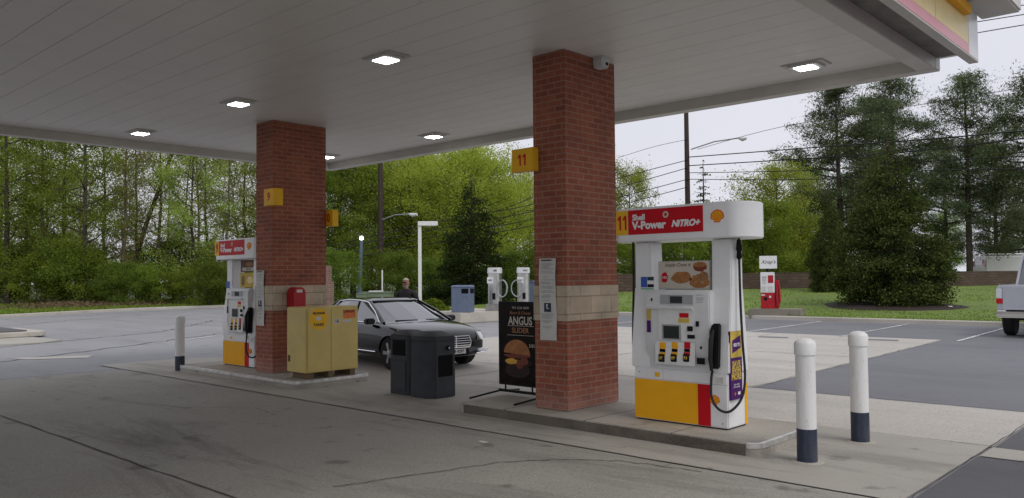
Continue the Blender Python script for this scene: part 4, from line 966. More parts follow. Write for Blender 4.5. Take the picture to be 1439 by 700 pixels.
# lamp posts
x,y=at(590,37); t=thing('lamp_post',(x,y,0),'white angular lamp post with a flat arm pointing right','street lamp',rz=R(42.7))
MB().box(-.075,.075,-.075,.075,0,4.10).build('post',M['white2'],t,bevel=.01); MB().box(-.075,.82,-.13,.13,4.101,4.30).build('lamp_arm',M['white2'],t,bevel=.01); B(.3,.78,-.1,.1,4.085,4.10).build('lamp_lens',M['offwhite'],t)
x,y=at(504,48); t=thing('lamp_post',(x,y,0),'blue grey leaning lamp post with a lit round head left of the wood pole','street lamp')
hx,hy,_=at3(508,333,48); MB().tube([(0,0,0),((hx-x),(hy-y),4.0)],[.13,.09],8).build('post',M['bluepole'],t); q=MB().lathe([(.04,0),(.11,.05),(.12,.15),(.07,.22),(0,.24)],14,(hx-x,hy-y,4.0)).build('lamp_head',M['streetlamp'],t,smooth=True)
MB().lathe([(.03,0),(.08,.04),(0,.08)],10,(hx-x,hy-y,4.22)).build('cap',M['bluepole'],t)
# utility poles
def upole(px,d,lean,h,label,arms=()):
    x,y=at(px,d); t=thing('utility_pole',(x,y,0),label,'utility pole'); 
    MB().tube([(0,0,0),(lean*Rv[0],lean*Rv[1],h)],[.22,.15],10).build('pole',M['pole'],t,smooth=True)
    for z,l in arms:
        c=Vector((lean*Rv[0]*z/h,lean*Rv[1]*z/h,z)); e=Vector((l*Rv[0],l*Rv[1],0))
        mb=MB().tube([c-e*.5,c+e*.5],.06,6); mb.build('crossarm',M['pole'],t)
    return t,(x,y)
tb,pb=upole(967.5,57,.0,14.5,'tall dark wooden utility pole rising behind the near pump header')
ta,pa=upole(535,57,-.0,14,'tall dark wooden utility pole left of the white lamp post',((12.5,1.6),))
for (t,p,px0,py0,px1,py1,dd) in ((tb,pb,971,210,1043,194,57),(ta,pa,537,309,580,301,57)):
    a=Vector(at3(px0,py0,dd))-Vector((*p,0)); b=Vector(at3(px1-5,py1,dd-1.5))-Vector((*p,0)); e=Vector(at3(px1+6,py1+.5,dd-1.8))-Vector((*p,0))
    MB().tube([a,(a+b)/2+Vector((0,0,.15)),b],.045,6).build('lamp_arm',M['greyp'],t)
    MB().tube([b,(b+e)/2+Vector((0,0,-.06)),e],[.08,.16,.10],8).build('lamp_head',M['offwhite'],t,smooth=True)
# wires: real spans between distances
WR=[]
for k,(y0,y1,y2) in enumerate(((221,205,181),(233,220,190),(243,236,218),(252,249,238),(263,260,246))):
    if k<4: WR.append((f'right',[(967,y0,57),(1150,y1+ (2 if k<2 else 3),48),(1300,y1-9,42),(1475,y2,36)],.022 if k<2 else .016))
for k,(ya,yb,yc,yd) in enumerate(((225,251,288,352),(236,264,298,358),(252,278,309,366),(263,289,318,374))):
    WR.append(('left',[(966,ya,57),(868,yb,56),(745,yc,54),(660,yc+15,52.5),(535,yc+ (yd-yc)*.55+6,51),(440,yd,49.5)],.024))
WR.append(('high',[(980,210,57),(1100,178,52),(1300,146,44),(1480,116,36)],.010))
WR.append(('high',[(868,222,62),(920,206,59),(967,196,57)],.010))
for k,(a,b) in enumerate(((17.5,9),(31,22),(46.5,36))): WR.append(('top',[(1340,a+6,30),(1372,a,30),(1480,b-8,29)],.011))
labs={'right':['topmost thick wire running right from the near utility pole','second thick wire running right from the near utility pole','third wire running right from the near utility pole','lowest wire running right from the near utility pole'],
 'left':['topmost of the wires falling left from the near utility pole','second of the wires falling left from the near utility pole','third of the wires falling left from the near utility pole','lowest of the wires falling left from the near utility pole'],
 'high':['thin high wire crossing above the pines','short thin high wire left of the utility pole'],'top':['highest of three thin wires above the canopy corner','middle of three thin wires above the canopy corner','lowest of three thin wires above the canopy corner']}
cnt={}
for kind,P,r in WR:
    Q=[Vector(at3(*p)) for p in P]; out=[]
    for i in range(len(Q)-1):
        p0=Q[max(i-1,0)];p1=Q[i];p2=Q[i+1];p3=Q[min(i+2,len(Q)-1)]
        for k in range(6):
            s=k/6; out.append(.5*((2*p1)+(-p0+p2)*s+(2*p0-5*p1+4*p2-p3)*s*s+(-p0+3*p1-3*p2+p3)*s**3))
    out.append(Q[-1]); i=cnt.get(kind,0); cnt[kind]=i+1
    tag(MB().tube(out,r*(1.1 if kind=='left' else 1.6),5).build('power_line',M['wire']),labs[kind][i],'wire','overhead power lines')
# van and far pier
x,y=at(1384,60); t=thing('panel_van',(x,y,.95),'white panel van with roof rack parked behind the brown wall','van',rz=R(38))
MB().yprism([(0,.35),(5.2,.35),(5.3,.9),(4.9,1.15),(4.1,1.95),(3.7,2.05),(.25,2.05),(.08,1.9),(0,1.2)],0,1.9).build('body',M['vanwhite'],t,bevel=.08,seg=3)
B(-.02,.03,.03,.17,1.25,1.65).build('tail_light',M['redlens'],t); B(-.02,.03,1.73,1.87,1.25,1.65).build('tail_light',M['redlens'],t)
MB().yprism([(3.2,1.3),(4.45,1.25),(4.0,1.8),(3.2,1.8)],-.01,-.002).build('side_window',M['glass'],t); B(-.012,-.002,.4,1.5,1.35,1.8).build('rear_window',M['glass'],t)
for yy in (.35,1.55): MB().tube([(.3,yy,2.17),(3.4,yy,2.17)],.03,6).build('roof_rail',M['silver'],t)
for xx in (.4,1.2,2.2,3.2): MB().tube([(xx,.3,2.16),(xx,1.6,2.16)],.02,6).build('rack_bar',M['silver'],t)
for xx in (.95,4.2):
    for yy,s in ((.1,-1),(1.8,1)): wheel(t,xx,yy,.33,.34,.22,s)
x,y=at(461,30); t=thing('masonry_pier',(x,y,0),'weathered brown brick gate pier just right of the far brick column, low behind it','pier',rz=R(40))
B(-.25,.17,-.2,.2,0,1.62).build('shaft',M['farbrick'],t,bevel=.01); B(-.19,.10,-.14,.14,1.621,2.2).build('upper_shaft',M['farbrick'],t,bevel=.01)
# pair of tiny litter scraps
x,y=onZ(678,623); t=thing('paper_scrap',(x,y,.013),'scrap of white paper lying on the forecourt before the near island','litter'); MB().prism([(-.05,-.02),(.05,-.03),(.06,.02),(-.04,.03)],0,.006,[(-.04,-.02),(.05,-.02),(.04,.03),(-.05,.02)]).build('scrap',M['paper'],t)
# ------------------------------------------------------------------ trees
def quads(name,C,U,V,m,parent):
    n=len(C); v=np.empty((n,4,3),np.float32)
    v[:,0]=C-U; v[:,1]=C-V; v[:,2]=C+U; v[:,3]=C+V
    me=bpy.data.meshes.new(name); me.vertices.add(n*4); me.vertices.foreach_set('co',v.ravel())
    me.loops.add(n*4); me.loops.foreach_set('vertex_index',np.arange(n*4,dtype=np.int32))
    me.polygons.add(n); me.polygons.foreach_set('loop_start',np.arange(0,n*4,4,dtype=np.int32)); me.polygons.foreach_set('loop_total',np.full(n,4,np.int32))
    me.update(calc_edges=True); return link(name,me,m,parent)
def rdirs(rg,n):
    d=rg.normal(size=(n,3)); return d/np.linalg.norm(d,axis=1)[:,None]
def leafquads(rg,C,size,asp=.6,droop=0):
    n=len(C); U=rdirs(rg,n)
    if droop: U[:,2]*=droop; U/=np.linalg.norm(U,axis=1)[:,None]
    T=rdirs(rg,n); V=np.cross(U,T); V/=np.linalg.norm(V,axis=1)[:,None]+1e-6
    s=size*rg.uniform(.6,1.35,n)[:,None]; return U*s,V*s*asp
def branchy(rg,h,r,base,nl,tr,lean=(0,0),up=.55,prof=None,twist=.25,split=3):
    """trunk + limbs; returns MB of wood and twig-end points"""
    mb=MB(); P=[];n=9
    ox,oy=0,0
    for i in range(n+1):
        t=i/n; ox+=rg.normal(0,.05)*h/12; oy+=rg.normal(0,.05)*h/12
        P.append(Vector((ox+lean[0]*t,oy+lean[1]*t,h*.93*t)))
    mb.tube(P,[tr*(1-.85*i/n)*(1.35 if i==0 else 1) for i in range(n+1)],7)
    pts=[]
    for k in range(nl):
        t=base+(1-base)*((k+rg.uniform(0,1))/nl)*.97
        f=t*n; i=min(int(f),n-1); p=P[i].lerp(P[i+1],f-i)
        rad=(prof(( t-base)/(1-base)) if prof else math.sin(PI*min(.97,.12+.88*(t-base)/(1-base)))**.7)*r*rg.uniform(.6,1.1)
        a=k*2.4+rg.normal(0,.4); d=Vector((math.cos(a),math.sin(a),up*rg.uniform(.4,1.4))).normalized()
        Q=[p]; 
        for j in range(1,5): Q.append(Q[-1]+(d+Vector(rg.normal(0,twist,3))*.5)*rad/4)
        br=tr*.42*(1-t*.6); mb.tube(Q,[br,br*.75,br*.55,br*.35,br*.12],5)
        for q in Q[2:]: pts.append(q)
        for s in range(split):
            j=rg.integers(1,4); q0=Q[j]; dd=(d+Vector(rg.normal(0,.7,3))).normalized(); q1=q0+dd*rad*.3; q2=q1+(dd+Vector(rg.normal(0,.4,3))).normalized()*rad*.25
            mb.tube([q0,q1,q2],[br*.4,br*.25,br*.06],4); pts+=[q1,q2]
    return mb,pts
def decid(seed,h,r,base,nl,nleaf,size,m,bark='bark',tr=.16,lean=(0,0),spread=.5,up=.55,prof=None,label='',cat='tree',group=None,split=3,name='broadleaf_tree'):
    rg=np.random.default_rng(seed); t=thing(name,(0,0,0),label,cat,group)
    mb,pts=branchy(rg,h,r,base,nl,tr,lean,up,prof,split=split)
    mb.build('trunk',M[bark],t,smooth=True)
    A=np.array([list(p) for p in pts]); w=rg.uniform(.15,1,len(A)); w/=w.sum()
    idx=rg.choice(len(A),nleaf,p=w); C=A[idx]+rg.normal(0,spread,(nleaf,3))*np.array([1,1,.6])*rg.uniform(.3,1.2,(nleaf,1))
    C[:,2]=np.maximum(C[:,2],.15)
    U,V=leafquads(rg,C,size); quads('crown',C,U,V,M[m],t); return t
def place(t,px,d,rz,scale=1,label=None,group=None,dz=0,sz=None):
    x,y=at(px,d); t.location=(x,y,gz(x,y)-.05+dz); t.rotation_euler=(0,0,rz); t.scale=(scale,scale,sz or scale)
    if label: t['label']=label
    if group: t['group']=group
    return t
rw_=random.Random(11)
GW='spring trees of the wood beyond the left road'
LW='spring green woodland tree standing in the wood beyond the left road'
GB='sparse budding trees of the wood beyond the left road'
LB='half bare budding tree standing in the wood beyond the left road'
P1=[decid(1,15,3.4,.12,28,23000,.06,'leaf_fresh',tr=.17,label=LW,group=GW,spread=.55),
    decid(2,16.5,3.2,.16,26,19000,.06,'leaf_mid',tr=.20,label=LW,group=GW,spread=.6),
    decid(3,14,3.8,.12,28,22000,.058,'leaf_fresh',tr=.14,label=LW,group=GW,spread=.5)]
P2=[decid(4,16,2.6,.14,30,9000,.055,'leaf_olive',bark='barkpale',tr=.15,label=LB,group=GB,spread=.4,split=6),
    decid(5,15,2.8,.14,30,7000,.052,'leaf_olive',bark='barkpale',tr=.12,label=LB,group=GB,spread=.5,split=7,lean=(1.5,-.8))]
SH=[decid(6,4.2,2.3,.04,16,13000,.062,'leaf_shrub',tr=.05,spread=.45,label='leafy understory shrub at the edge of the left wood',cat='shrub',group='shrubs along the edge of the left wood',name='shrub'),
    decid(7,3.2,2.4,.04,14,12000,.058,'leaf_mid',tr=.04,spread=.4,label='fresh green understory shrub at the edge of the left wood',cat='shrub',group='fresh green shrubs along the edge of the left wood',name='shrub')]
used=set()
def inst(proto,*a,**k):
    if proto.name in used: q=copy_tree(proto)
    else: q=proto; used.add(proto.name)
    return place(q,*a,**k)
front=[(-30,54,0),(12,53,1),(38,60,0),(62,55,3),(92,56,0),(118,52,1),(148,58,2),(172,54,3),(196,60,4),(222,57,3),(246,60,4),(268,56,2),(292,61,3),(318,57,4),(342,60,2),(366,58,3),(400,60,0),(440,62,2),(475,60,0)]
AL=P1+P2
for px,d,k in front: inst(AL[k],px,d,rw_.uniform(0,6.28),rw_.uniform(.92,1.1))
for px in range(-60,520,58):
    k=rw_.choice([0,1,2,1,3,4] if px<180 else [3,4,1,2,4]); inst(AL[k],px+rw_.uniform(-9,9),rw_.uniform(66,86),rw_.uniform(0,6.28),rw_.uniform(.95,1.15))
for px in range(-40,470,30):
    inst(SH[rw_.choice([0,1,1])],px+rw_.uniform(-8,8),rw_.uniform(50,56) if px<330 else rw_.uniform(54,58),rw_.uniform(0,6.28),rw_.uniform(.55,1.0))
for px in range(-50,480,60):
    inst(SH[0],px+rw_.uniform(-8,8),rw_.uniform(58,66),rw_.uniform(0,6.28),rw_.uniform(.9,1.3))
# leaning pale trunk
t=thing('leaning_tree',(0,0,0),'long bare brown trunk leaning right across the left wood','tree'); x,y=at(172,57); t.location=(x,y,.2)
q=Vector(at3(246,205,57))-Vector((x,y,.2)); mb=MB().tube([(0,0,0),q*.45+Vector((0,0,.5)),q,q*1.35],[.19,.15,.11,.05],8); 
rg=np.random.default_rng(9)
for k in range(14):
    b=q*rg.uniform(.6,1.3); e=b+Vector((rg.normal(0,1),rg.normal(0,1),rg.uniform(.6,1.8))); mb.tube([b,(b+e)/2+Vector(rg.normal(0,.15,3)),e],[.04,.025,.008],4)
mb.build('trunk',M['bark'],t,smooth=True)
C=np.array([list(q*rg.uniform(.7,1.3)+Vector(rg.normal(0,.9,3))) for _ in range(1200)]); U,V=leafquads(rg,C,.07); quads('crown',C,U,V,M['leaf_olive'],t)
# middle broadleaf group
roundp=lambda s: math.sin(PI*(.15+.80*s))**.55
mid=decid(21,11.0,5.4,.10,50,62000,.066,'leaf_lime',tr=.28,spread=.75,label='tall lime green maple behind the dark spruce, centre of the background',prof=roundp,split=4)
place(mid,668,60,.4,1.0)
m2=copy_tree(mid); place(m2,578,64,2.4,1.02,label='lime green maple left of the white lamp post, right of the wood pole')
m3=copy_tree(mid); place(m3,722,68,4.0,.86,label='lime green maple on the right of the group, next to the near brick column')
m5=copy_tree(mid); place(m5,628,74,5.2,1.10,label='rear lime green maple between the two front maples')
m4=decid(22,12,4.4,.14,36,40000,.064,'leaf_mid',tr=.22,spread=.7,label='mid green tree behind the leaning lamp post',prof=roundp); place(m4,498,62,1.0,1.0)
m6=copy_tree(m4); place(m6,455,58,3.0,.9,label='mid green tree just right of the far brick column'); m7=copy_tree(m4); place(m7,560,78,2.0,1.2,label='tall mid green tree rising behind the lime maples')
br=decid(23,13,3.4,.2,34,1200,.06,'leaf_olive',bark='bark',tr=.14,spread=.5,label='bare grey tree right of the lime maples by the near brick column',split=8); place(br,742,72,1,1)
b2=copy_tree(br); place(b2,565,76,2,1.15,label='bare grey tree top behind the wood pole')
# undergrowth below the maples
for i,(px,d,s,l) in enumerate(((470,46,.8,'dark green shrub behind the brick pier'),(560,50,.75,'dark green shrub behind the standing person'),(600,52,.65,'dark green shrub behind the white lamp post'),(725,50,.75,'dark green shrub behind the silver vacuums'),(640,54,.75,'dark green shrub left of the dark spruce'),(520,52,.8,'dark green shrub behind the utility cabinets'),(765,50,.8,'dark green shrub half hidden by the near brick column'))):
    q=copy_tree(SH[0]); place(q,px,d,i*1.3,s,label=l); q['group']='shrubs under the maples'
def blob(name,seed,rx,ry,rz_,n,size,m,label,cat):
    rg=np.random.default_rng(seed); d=rdirs(rg,n); rr=rg.uniform(.75,1.03,n)[:,None]*(1+.12*np.sin(d[:,:1]*6+seed)*np.cos(d[:,1:2]*5)); C=d*rr*np.array([rx,ry,rz_]); C[:,2]=np.abs(C[:,2])
    t=thing(name,(0,0,0),label,cat); mb=MB()
    for k in range(9): e=Vector((math.cos(k*.7)*rx*.6,math.sin(k*.7)*ry*.6,rz_*.75)); mb.tube([(0,0,0),e*.5+Vector((0,0,.1)),e],[.04,.03,.01],4)
    mb.build('stems',M['bark'],t); U,V=leafquads(rg,C,size); quads('foliage',C,U,V,M[m],t); return t
h=blob('hedge_bush',31,1.15,.8,.72,9000,.05,'hedge','low clipped yellow green bush behind the standing person, left of the blue grey bin','bush'); place(h,598,33,R(42),1,dz=.0)
# conifers
def conifer(seed,h,r,n,size,m,label,shape,low=.02,name='conifer',layers=26,tr=.16,dens=.55,droop=-.15,asp=.5):
    rg=np.random.default_rng(seed); t=thing(name,(0,0,0),label,'conifer'); mb=MB(); mb.tube([(0,0,0),(0,0,h*.5),(0,0,h*.97)],[tr,tr*.6,.02],8)
    tips=[]
    for i in range(layers):
        s=(i+.5)/layers; z=h*(low+(1-low)*s); rad=r*shape(s); nb=int(6+8*(1-s))
        for k in range(nb):
            a=rg.uniform(0,2*PI); L_=rad*rg.uniform(.75,1.12); e=Vector((math.cos(a)*L_,math.sin(a)*L_,z+L_*droop*rg.uniform(.2,1.5)+rg.normal(0,.08)))
            b=Vector((0,0,z)); mb.tube([b,(b+e)/2+Vector((0,0,.08)),e],[.035*(1-s)+.01,.02,.005],4); tips.append((b,e,L_))
    mb.build('trunk',M['bark'],t,smooth=True)
    w=np.array([q[2]**1.5 for q in tips]); w/=w.sum(); idx=rg.choice(len(tips),n,p=w)
    Bv=np.array([list(q[0]) for q in tips])[idx]; E=np.array([list(q[1]) for q in tips])[idx]; s=rg.beta(2.4,.9,n)[:,None]
    C=Bv+(E-Bv)*s+rg.normal(0,1,(n,3))*np.array([.16,.16,.10])*(dens*1.2)
    U,V=leafquads(rg,C,size,asp); quads('foliage',C,U,V,M[m],t); return t
yshape=lambda s:(.80+1.2*s if s<.15 else (.98 if s<.30 else max(0,1-(s-.30)/.70)**.88))*(1+.05*math.sin(s*31))
y1=conifer(41,7.35,2.42,60000,.058,'needle_yew','big dense dark conifer in the mulch bed on the right lawn',yshape,low=.05,layers=40,dens=1.0); place(y1,1252,35,0,1)
y2=copy_tree(y1); place(y2,1166,43,2,1,label='narrower dark conifer behind and left of the big dense one',sz=.82); y2.scale=(.45,.45,.75)
sp=conifer(42,8.0,3.1,42000,.06,'needle_dark','dark spruce before the lime maples behind the vacuums',lambda s:max(0,1-s)**.85*(.9+.15*math.sin(s*40)),low=.04,layers=24,tr=.2,dens=1.0,droop=-.22,name='spruce'); place(sp,663,47,1,.95)
# mulch bed, marker stone
x,y=at(1250,34.8)
mb=MB(); k=40; zz=[]
for rr,h_ in ((2.75,-.05),(2.65,.04),(2.0,.12),(0.01,.16)):
    for i in range(k): a=2*PI*i/k; px_,py_=x+rr*math.cos(a)*(1.05+.08*math.sin(a*3)),y+rr*math.sin(a)*.95; mb.v.append((px_,py_,gz(px_,py_)+h_))
for j in range(3):
    for i in range(k): l=(i+1)%k; mb.face([j*k+i,j*k+l,(j+1)*k+l,(j+1)*k+i])
tag(mb.build('mulch_bed',M['mulch'],smooth=True),kind='structure')
x,y=at(1333,33.2); t=thing('white_stone',(x,y,gz(x,y)),'small white stone at the right edge of the mulch bed','stone'); 
me=bmesh.new(); bmesh.ops.create_icosphere(me,subdivisions=2,radius=.13); 
for v in me.verts: v.co*=random.uniform(.8,1.1)
md=bpy.data.meshes.new('stone'); me.to_mesh(md); me.free(); link('stone',md,M['white2'],t)
x,y=at(1063,40); mb=MB()
for rr,h_ in ((1.0,-.03),(.9,.05),(.01,.22)):
    for i in range(20): a=2*PI*i/20; mb.v.append((x+rr*1.2*math.cos(a),y+rr*math.sin(a),gz(x+rr*1.2*math.cos(a),y+rr*math.sin(a))+h_))
for j in range(2):
    for i in range(20): l=(i+1)%20; mb.face([j*20+i,j*20+l,(j+1)*20+l,(j+1)*20+i])
# pines
def pine(seed,h,r,label,n=36000,size=.12,low=.2,tr=.26):
    rg=np.random.default_rng(seed); t=thing('pine_tree',(0,0,0),label,'pine tree'); mb=MB()
    ox=rg.normal(0,.3); mb.tube([(0,0,0),(ox*.4,0,h*.4),(ox,0,h*.7),(ox*1.2,.1,h*.98)],[tr,tr*.75,tr*.4,.03],8)
    pads=[]; z=h*low
    while z<h*.98:
        s=(z/h-low)/(1-low); rad=r*(.55+.75*s if s<.35 else (1.02-s)**.75*1.15)
        nb=rg.integers(2,5)
        for k in range(nb):
            a=rg.uniform(0,2*PI); L_=rad*rg.uniform(.4,1.25); d=Vector((math.cos(a),math.sin(a),.12+.5*s+rg.normal(0,.1)))
            b=Vector((ox*s,0,z)); Q=[b,b+d*L_*.5+Vector((0,0,-.1)),b+d*L_+Vector((0,0,.12*L_))]
            mb.tube(Q,[.07*(1-s)+.02,.04,.012],4)
            for q in range(int(3+L_*2.2)):
                f=rg.uniform(.35,1.05); c=b+d*L_*f+Vector((0,0,.1*L_*f))+Vector(rg.normal(0,.28,3)); pads.append((c,.35+.35*rg.random()))
                if rg.random()<.4: mb.tube([b+d*L_*f*.8,c],[.02,.008],3)
        z+=h*.042*rg.uniform(.6,1.3)
    mb.build('trunk',M['bark'],t,smooth=True)
    A=np.array([list(p[0]) for p in pads]); W_=np.array([p[1] for p in pads]); idx=rg.integers(0,len(A),n)
    C=A[idx]+rg.normal(0,1,(n,3))*W_[idx][:,None]*np.array([.85,.85,.32]); U,V=leafquads(rg,C,size,.22); quads('needles',C,U,V,M['needle_pine'],t); return t
pn=[pine(51,15.5,4.4,'tall open pine rising behind the big dense conifer, left one of the group'),pine(52,16.0,4.6,'',low=.28),pine(53,14.5,5.2,'',low=.16)]
pl=[(0,1183,60,0,1.0,'leftmost tall open pine above the lawn, behind the vacuum sign'),(1,1262,63,1,1.0,'tall open pine directly behind the big dense conifer'),(0,1225,68,3,1.02,'tall open pine between the two leftmost tall pines, further back'),(1,1362,58,2,.93,'tall pine with a bare lower trunk right of the big dense conifer'),(2,1448,56,1,.98,'dark tall pine at the right edge above the silver truck'),(2,1330,74,4,.85,'shorter rear pine between the dense conifer and the bare trunk pine'),(2,1130,66,2,.55,'low dark pine at the left foot of the pine group'),(2,1400,70,5,.82,'rear pine behind the white van')]
su=set()
for k,px,d,rz,s,l in pl:
    q=pn[k] if k not in su else copy_tree(pn[k]); su.add(k); place(q,px,d,rz,s,label=l,group='tall pines on the right',dz=.2)
yt=decid(61,8.2,3.2,.12,30,26000,.056,'leaf_yellow',tr=.16,spread=.55,label='yellow green tree between the vacuum sign and the tall pines',prof=roundp); place(yt,1092,54,0,1.0)
yb=copy_tree(yt); place(yb,886,58,2,1.02,label='sparse yellow green tree just right of the near brick column'); yb.scale=(.72,.72,1.12)
lb=decid(62,5.2,2.4,.05,24,26000,.055,'leaf_mid',tr=.1,spread=.45,label='bushy green tree directly behind the vacuum machine sign',prof=roundp); place(lb,1075,49,0,1.0)
for i,(px,d,s,l) in enumerate(((1035,52,1.0,'bushy green tree behind the near pump right post'),(960,50,.9,'bushy green tree seen through the near pump'),(885,50,.8,'bushy green tree between the near column and the pump'),(1120,55,1.0,'bushy green tree right of the vacuum machine behind the wall'),(1000,60,1.05,'bushy green tree seen between the pump posts, further back'))):
    q=copy_tree(lb); place(q,px,d,i*1.7,s,label=l)
for i,(px,d,s,l) in enumerate(((940,56,.50,'dark conifer seen through the near pump left of its right post'),(905,60,.5,'dark conifer just right of the near column behind the wall'),(980,58,.47,'dark conifer behind the pump right post'),(1060,58,.55,'dark conifer behind the vacuum sign tree'),(1318,66,.45,'dark conifer behind the bare trunk pine, left'),(1410,70,.5,'dark conifer behind the van, right'),(1130,62,.6,'dark conifer behind the wall left of the pines'))):
    q=copy_tree(sp); place(q,px,d,i*.9,s*.95,label=l); q.scale=(s*1.35,s*1.35,s)
tw=conifer(71,9.6,1.4,900,.09,'needle_dark','thin sparse conifer top peeking above the near pump header',lambda s:(1-s)**.7,low=.3,layers=14,dens=.5); place(tw,990,60,0,1.0)
tf=copy_tree(m4); place(tf,1150,84,0,1.0,label='rear tree behind the pine group, left'); 
for i,(px,l) in enumerate(((1240,'rear tree behind the pine group, centre'),(1330,'rear tree behind the pine group, right'),(1430,'rear tree behind the pine group, far right'),(1050,'rear tree behind the vacuum sign'),(920,'rear tree behind the near pump'))):
    q=copy_tree(m4); place(q,px,88+3*i,i*1.1,.62,label=l)
# grass blades on the lawns
rg=np.random.default_rng(77); n=60000; P=[]
SL=np.array([math.dist(R1s[i],R1s[i+1])+math.dist(Ks[i],Ks[i+1]) for i in range(50,len(Ks)-4)]); SL/=SL.sum()
while len(P)<n:
    i=int(rg.choice(len(SL),p=SL))+50; t_=rg.random()**1.6*.95+.012; u_=rg.random(); k=np.array(Ks[i])*(1-u_)+np.array(Ks[i+1])*u_; a=np.array(R1s[i])*(1-u_)+np.array(R1s[i+1])*u_; q=k+(a-k)*t_; P.append((q[0],q[1],t_,i+u_))
C=[]
for q in P: C.append((q[0],q[1],gz(q[0],q[1])))
C=np.array(C); U=np.zeros((n,3)); U[:,0]=rg.normal(0,.02,n); U[:,1]=rg.normal(0,.02,n); U[:,2]=rg.uniform(.02,.05,n); a=rg.uniform(0,PI,n); V=np.stack([np.cos(a)*.02,np.sin(a)*.02,np.zeros(n)],1)
tag(quads('grass',C,U,V,M['blade'],None),'short mown grass of the lawns','grass',kind='stuff')
n=26000; P=[]
for _ in range(n):
    i=rg.integers(8,44); t_=rg.random()**1.3*.9+.015; u_=rg.random(); k=np.array(Ks[i])*(1-u_)+np.array(Ks[i+1])*u_; a=np.array(R1s[i])*(1-u_)+np.array(R1s[i+1])*u_; q=k+(a-k)*t_; P.append((q[0],q[1],gz(q[0],q[1])))
C=np.array(P); U=np.zeros((n,3)); U[:,0]=rg.normal(0,.06,n); U[:,1]=rg.normal(0,.06,n); U[:,2]=rg.uniform(.04,.16,n); a=rg.uniform(0,PI,n); V=np.stack([np.cos(a)*.035,np.sin(a)*.035,np.zeros(n)],1)
tag(quads('grass',C,U,V,M['blade'],None),'rough grass and weeds on the verge before the left wood','grass',kind='stuff')
n=3500; x0,y0=at(128,49.5); C=np.stack([x0+rg.normal(0,1.3,n),y0+rg.normal(0,2.2,n),np.zeros(n)],1)
for i in range(n): C[i,2]=gz(C[i,0],C[i,1])+abs(rg.normal(0,.12))
U,V=leafquads(rg,C,.16,.12); tag(quads('dry_brush',C,U,V,M['wood'],None),'heap of dry tan brush at the foot of the left wood','brush',kind='stuff')
# ------------------------------------------------------------------ person
px_,py_=onZ(574,495); dirc=Vector((0-px_,0-py_)).normalized()
t=thing('person',(px_-.25,py_+.15,.012),'bearded grey haired person in a dark jacket standing behind the black sedan','person',rz=math.atan2(dirc.y,dirc.x)+PI/2+R(-20))
# faces -y in local frame
def skin(name,V_,E_,R_,m,parent,sub=2,root=0):
    me=bpy.data.meshes.new(name); me.from_pydata(V_,E_,[]); me.update(); o=bpy.data.objects.new(name,me); COL.objects.link(o)
    q=o.modifiers.new('k','SKIN'); q.use_smooth_shade=True
    sv=me.skin_vertices
    if not sv: 
        bpy.context.view_layer.objects.active=o; bpy.ops.mesh.customdata_skin_add() ; sv=me.skin_vertices
    for i,r_ in enumerate(R_): sv[0].data[i].radius=r_ if hasattr(r_,'__len__') else (r_,r_); sv[0].data[i].use_root=(i==root)
    q=o.modifiers.new('u','SUBSURF'); q.levels=sub; q.render_levels=sub
    bake(o); o.data.materials.append(m); o.parent=parent
    for p in o.data.polygons: p.use_smooth=True
    return o
Vb=[(0,0,.92),(0,0,1.08),(0,0,1.24),(0,.01,1.37),(0,.01,1.44),(0,-.005,1.50)]
Eb=[(0,1),(1,2),(2,3),(3,4),(4,5)]; Rb=[(.15,.11),(.13,.10),(.145,.10),(.10,.075),(.058,.058),(.055,.058)]
def limb(P,Rr,src):
    b=len(Vb); 
    for i,(p,r_) in enumerate(zip(P,Rr)): Vb.append(p); Rb.append((r_,r_)); Eb.append((src if i==0 else b+i-1,b+i))
    return len(Vb)-1
for s in (1,-1):
    wr=limb([(s*.15,.01,1.34),(s*.235,.015,1.18),(s*.26,.0,1.06),(s*.265,-.05,.93),(s*.265,-.08,.84)],[.05,.046,.040,.034,.027],2)
    ha=limb([(s*.265,-.09,.79)],[.032],wr)
    for k in range(4): x=s*.265+(k-1.5)*.0; yk=-.09+(k-1.5)*.02; L_=(.060,.072,.068,.052)[k]; limb([(s*.265,yk,.765),(s*.262,yk-.004,.765-L_*.5),(s*.25,yk-.006,.765-L_)],[.0105,.009,.008],ha)
    limb([(s*.25,-.13,.79),(s*.24,-.145,.76)],[.011,.009],ha)
    limb([(s*.095,0,.86),(s*.10,-.01,.66),(s*.105,.0,.48),(s*.105,.015,.30),(s*.105,.02,.09),(s*.11,-.10,.04)],[.095,.08,.058,.055,.04,.035],0)
body=skin('body',Vb,Eb,Rb,M['skin'],t,2,0)
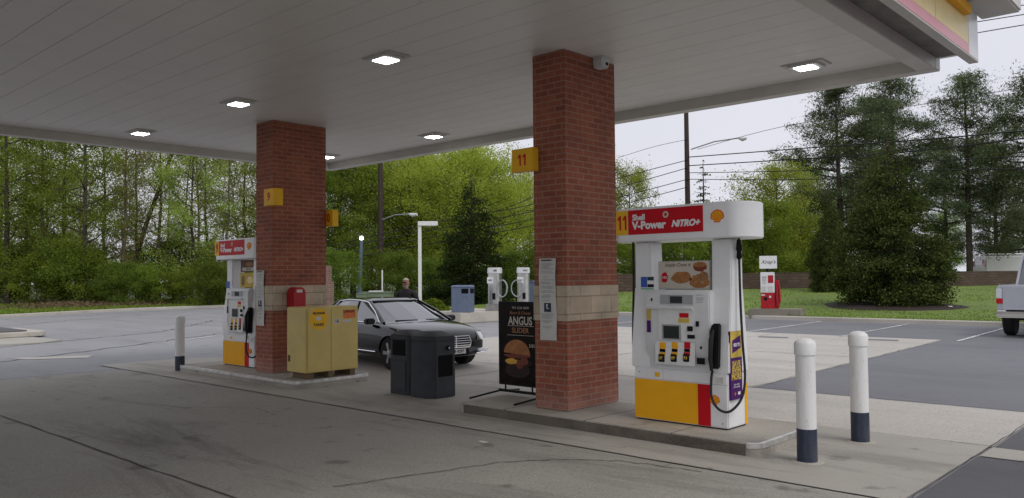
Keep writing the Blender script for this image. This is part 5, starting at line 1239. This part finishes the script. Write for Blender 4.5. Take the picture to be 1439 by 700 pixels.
# clothing shells: slightly larger skins over the body
jv=[(0,0,.90),(0,0,1.08),(0,0,1.22),(0,.01,1.34),(0,.01,1.42),(0,.005,1.455)]; je=[(0,1),(1,2),(2,3),(3,4),(4,5)]; jr=[(.20,.15),(.185,.145),(.20,.15),(.15,.115),(.085,.085),(.07,.07)]
for s in (1,-1):
    b=len(jv); P=[(s*.12,.01,1.365),(s*.205,.012,1.325),(s*.25,.015,1.18),(s*.272,.0,1.05),(s*.272,-.05,.93),(s*.268,-.075,.86)]; jv+=P; jr+=[(.095,.095),(.088,.088),(.074,.074),(.064,.064),(.057,.057),(.052,.052)]; je+=[(3,b)]+[(b+i,b+i+1) for i in range(5)]
skin('jacket',jv,je,jr,M['jacket'],t,2,0)
tv=[(0,0,.95)];te=[];tr_=[(.165,.12)]
for s in (1,-1):
    b=len(tv); tv+=[(s*.095,0,.84),(s*.10,-.01,.66),(s*.105,.0,.48),(s*.105,.015,.30),(s*.105,.02,.10)]; tr_+=[(.105,.105),(.092,.092),(.075,.075),(.07,.07),(.065,.065)]; te+=[(0,b)]+[(b+i,b+i+1) for i in range(4)]
skin('trousers',tv,te,tr_,M['jeans'],t,2,0)
for s in (1,-1): MB().prism([(s*.105-.045,-.19),(s*.105+.045,-.19),(s*.105+.05,-.05),(s*.105+.04,.09),(s*.105-.04,.09),(s*.105-.05,-.05)],0,.085).build('shoe',M['black'],t,bevel=.02,seg=3)
# head
def headmesh(sc_,cut,name,m):
    bm=bmesh.new(); bmesh.ops.create_uvsphere(bm,u_segments=28,v_segments=20,radius=1)
    for v in bm.verts:
        x,y,z=v.co; 
        w=.078*(1-.18*max(0,-z)); d_=.098; v.co=Vector((x*w*sc_,y*d_*sc_*(1-.12*max(0,-z)),z*.118*sc_))
        if name=='head':
            if y<-.75 and abs(x)<.22 and -.35<z<.1: v.co.y-=.018*(1-abs(x)/.22)*(1 if z<-.0 else .5)
            if y<-.6 and .0<z<.22 and .18<abs(x)<.55: v.co.y+=.008
    if cut:
        dele=[v for v in bm.verts if cut(v.co)]; bmesh.ops.delete(bm,geom=dele,context='VERTS')
    for f in bm.faces: f.smooth=True
    me=bpy.data.meshes.new(name); bm.to_mesh(me); bm.free(); o=link(name,me,m,t); o.location=(0,-.015,1.575); return o
hd=headmesh(1,None,'head',M['skin'])
headmesh(1.10,lambda c:(c.z<.07 and c.y<.01) or c.z<-.07,'hair',M['hair'])
headmesh(1.09,lambda c:(c.z>-.035) or (c.y>.01),'beard',M['hair'])
for s in (1,-1):
    e=MB().lathe([(.011,0),(.010,.004),(.004,.007)],10,(0,0,0),'y').build('eye',M['white2'],t); e.location=(s*.03,-.104,1.59)
    MB().lathe([(.02,-.006),(.022,0),(.015,.006)],10,(s*.08,-.01,1.58),'x').build('ear',M['skin'],t,smooth=True)
B(-.055,.055,-.122,-.112,1.585,1.605).build('glasses',M['black'],t,bevel=.004)
B(-.022,.022,-.118,-.108,1.522,1.528).build('mouth',M['redbox'],t)
print('objects',len(bpy.data.objects))
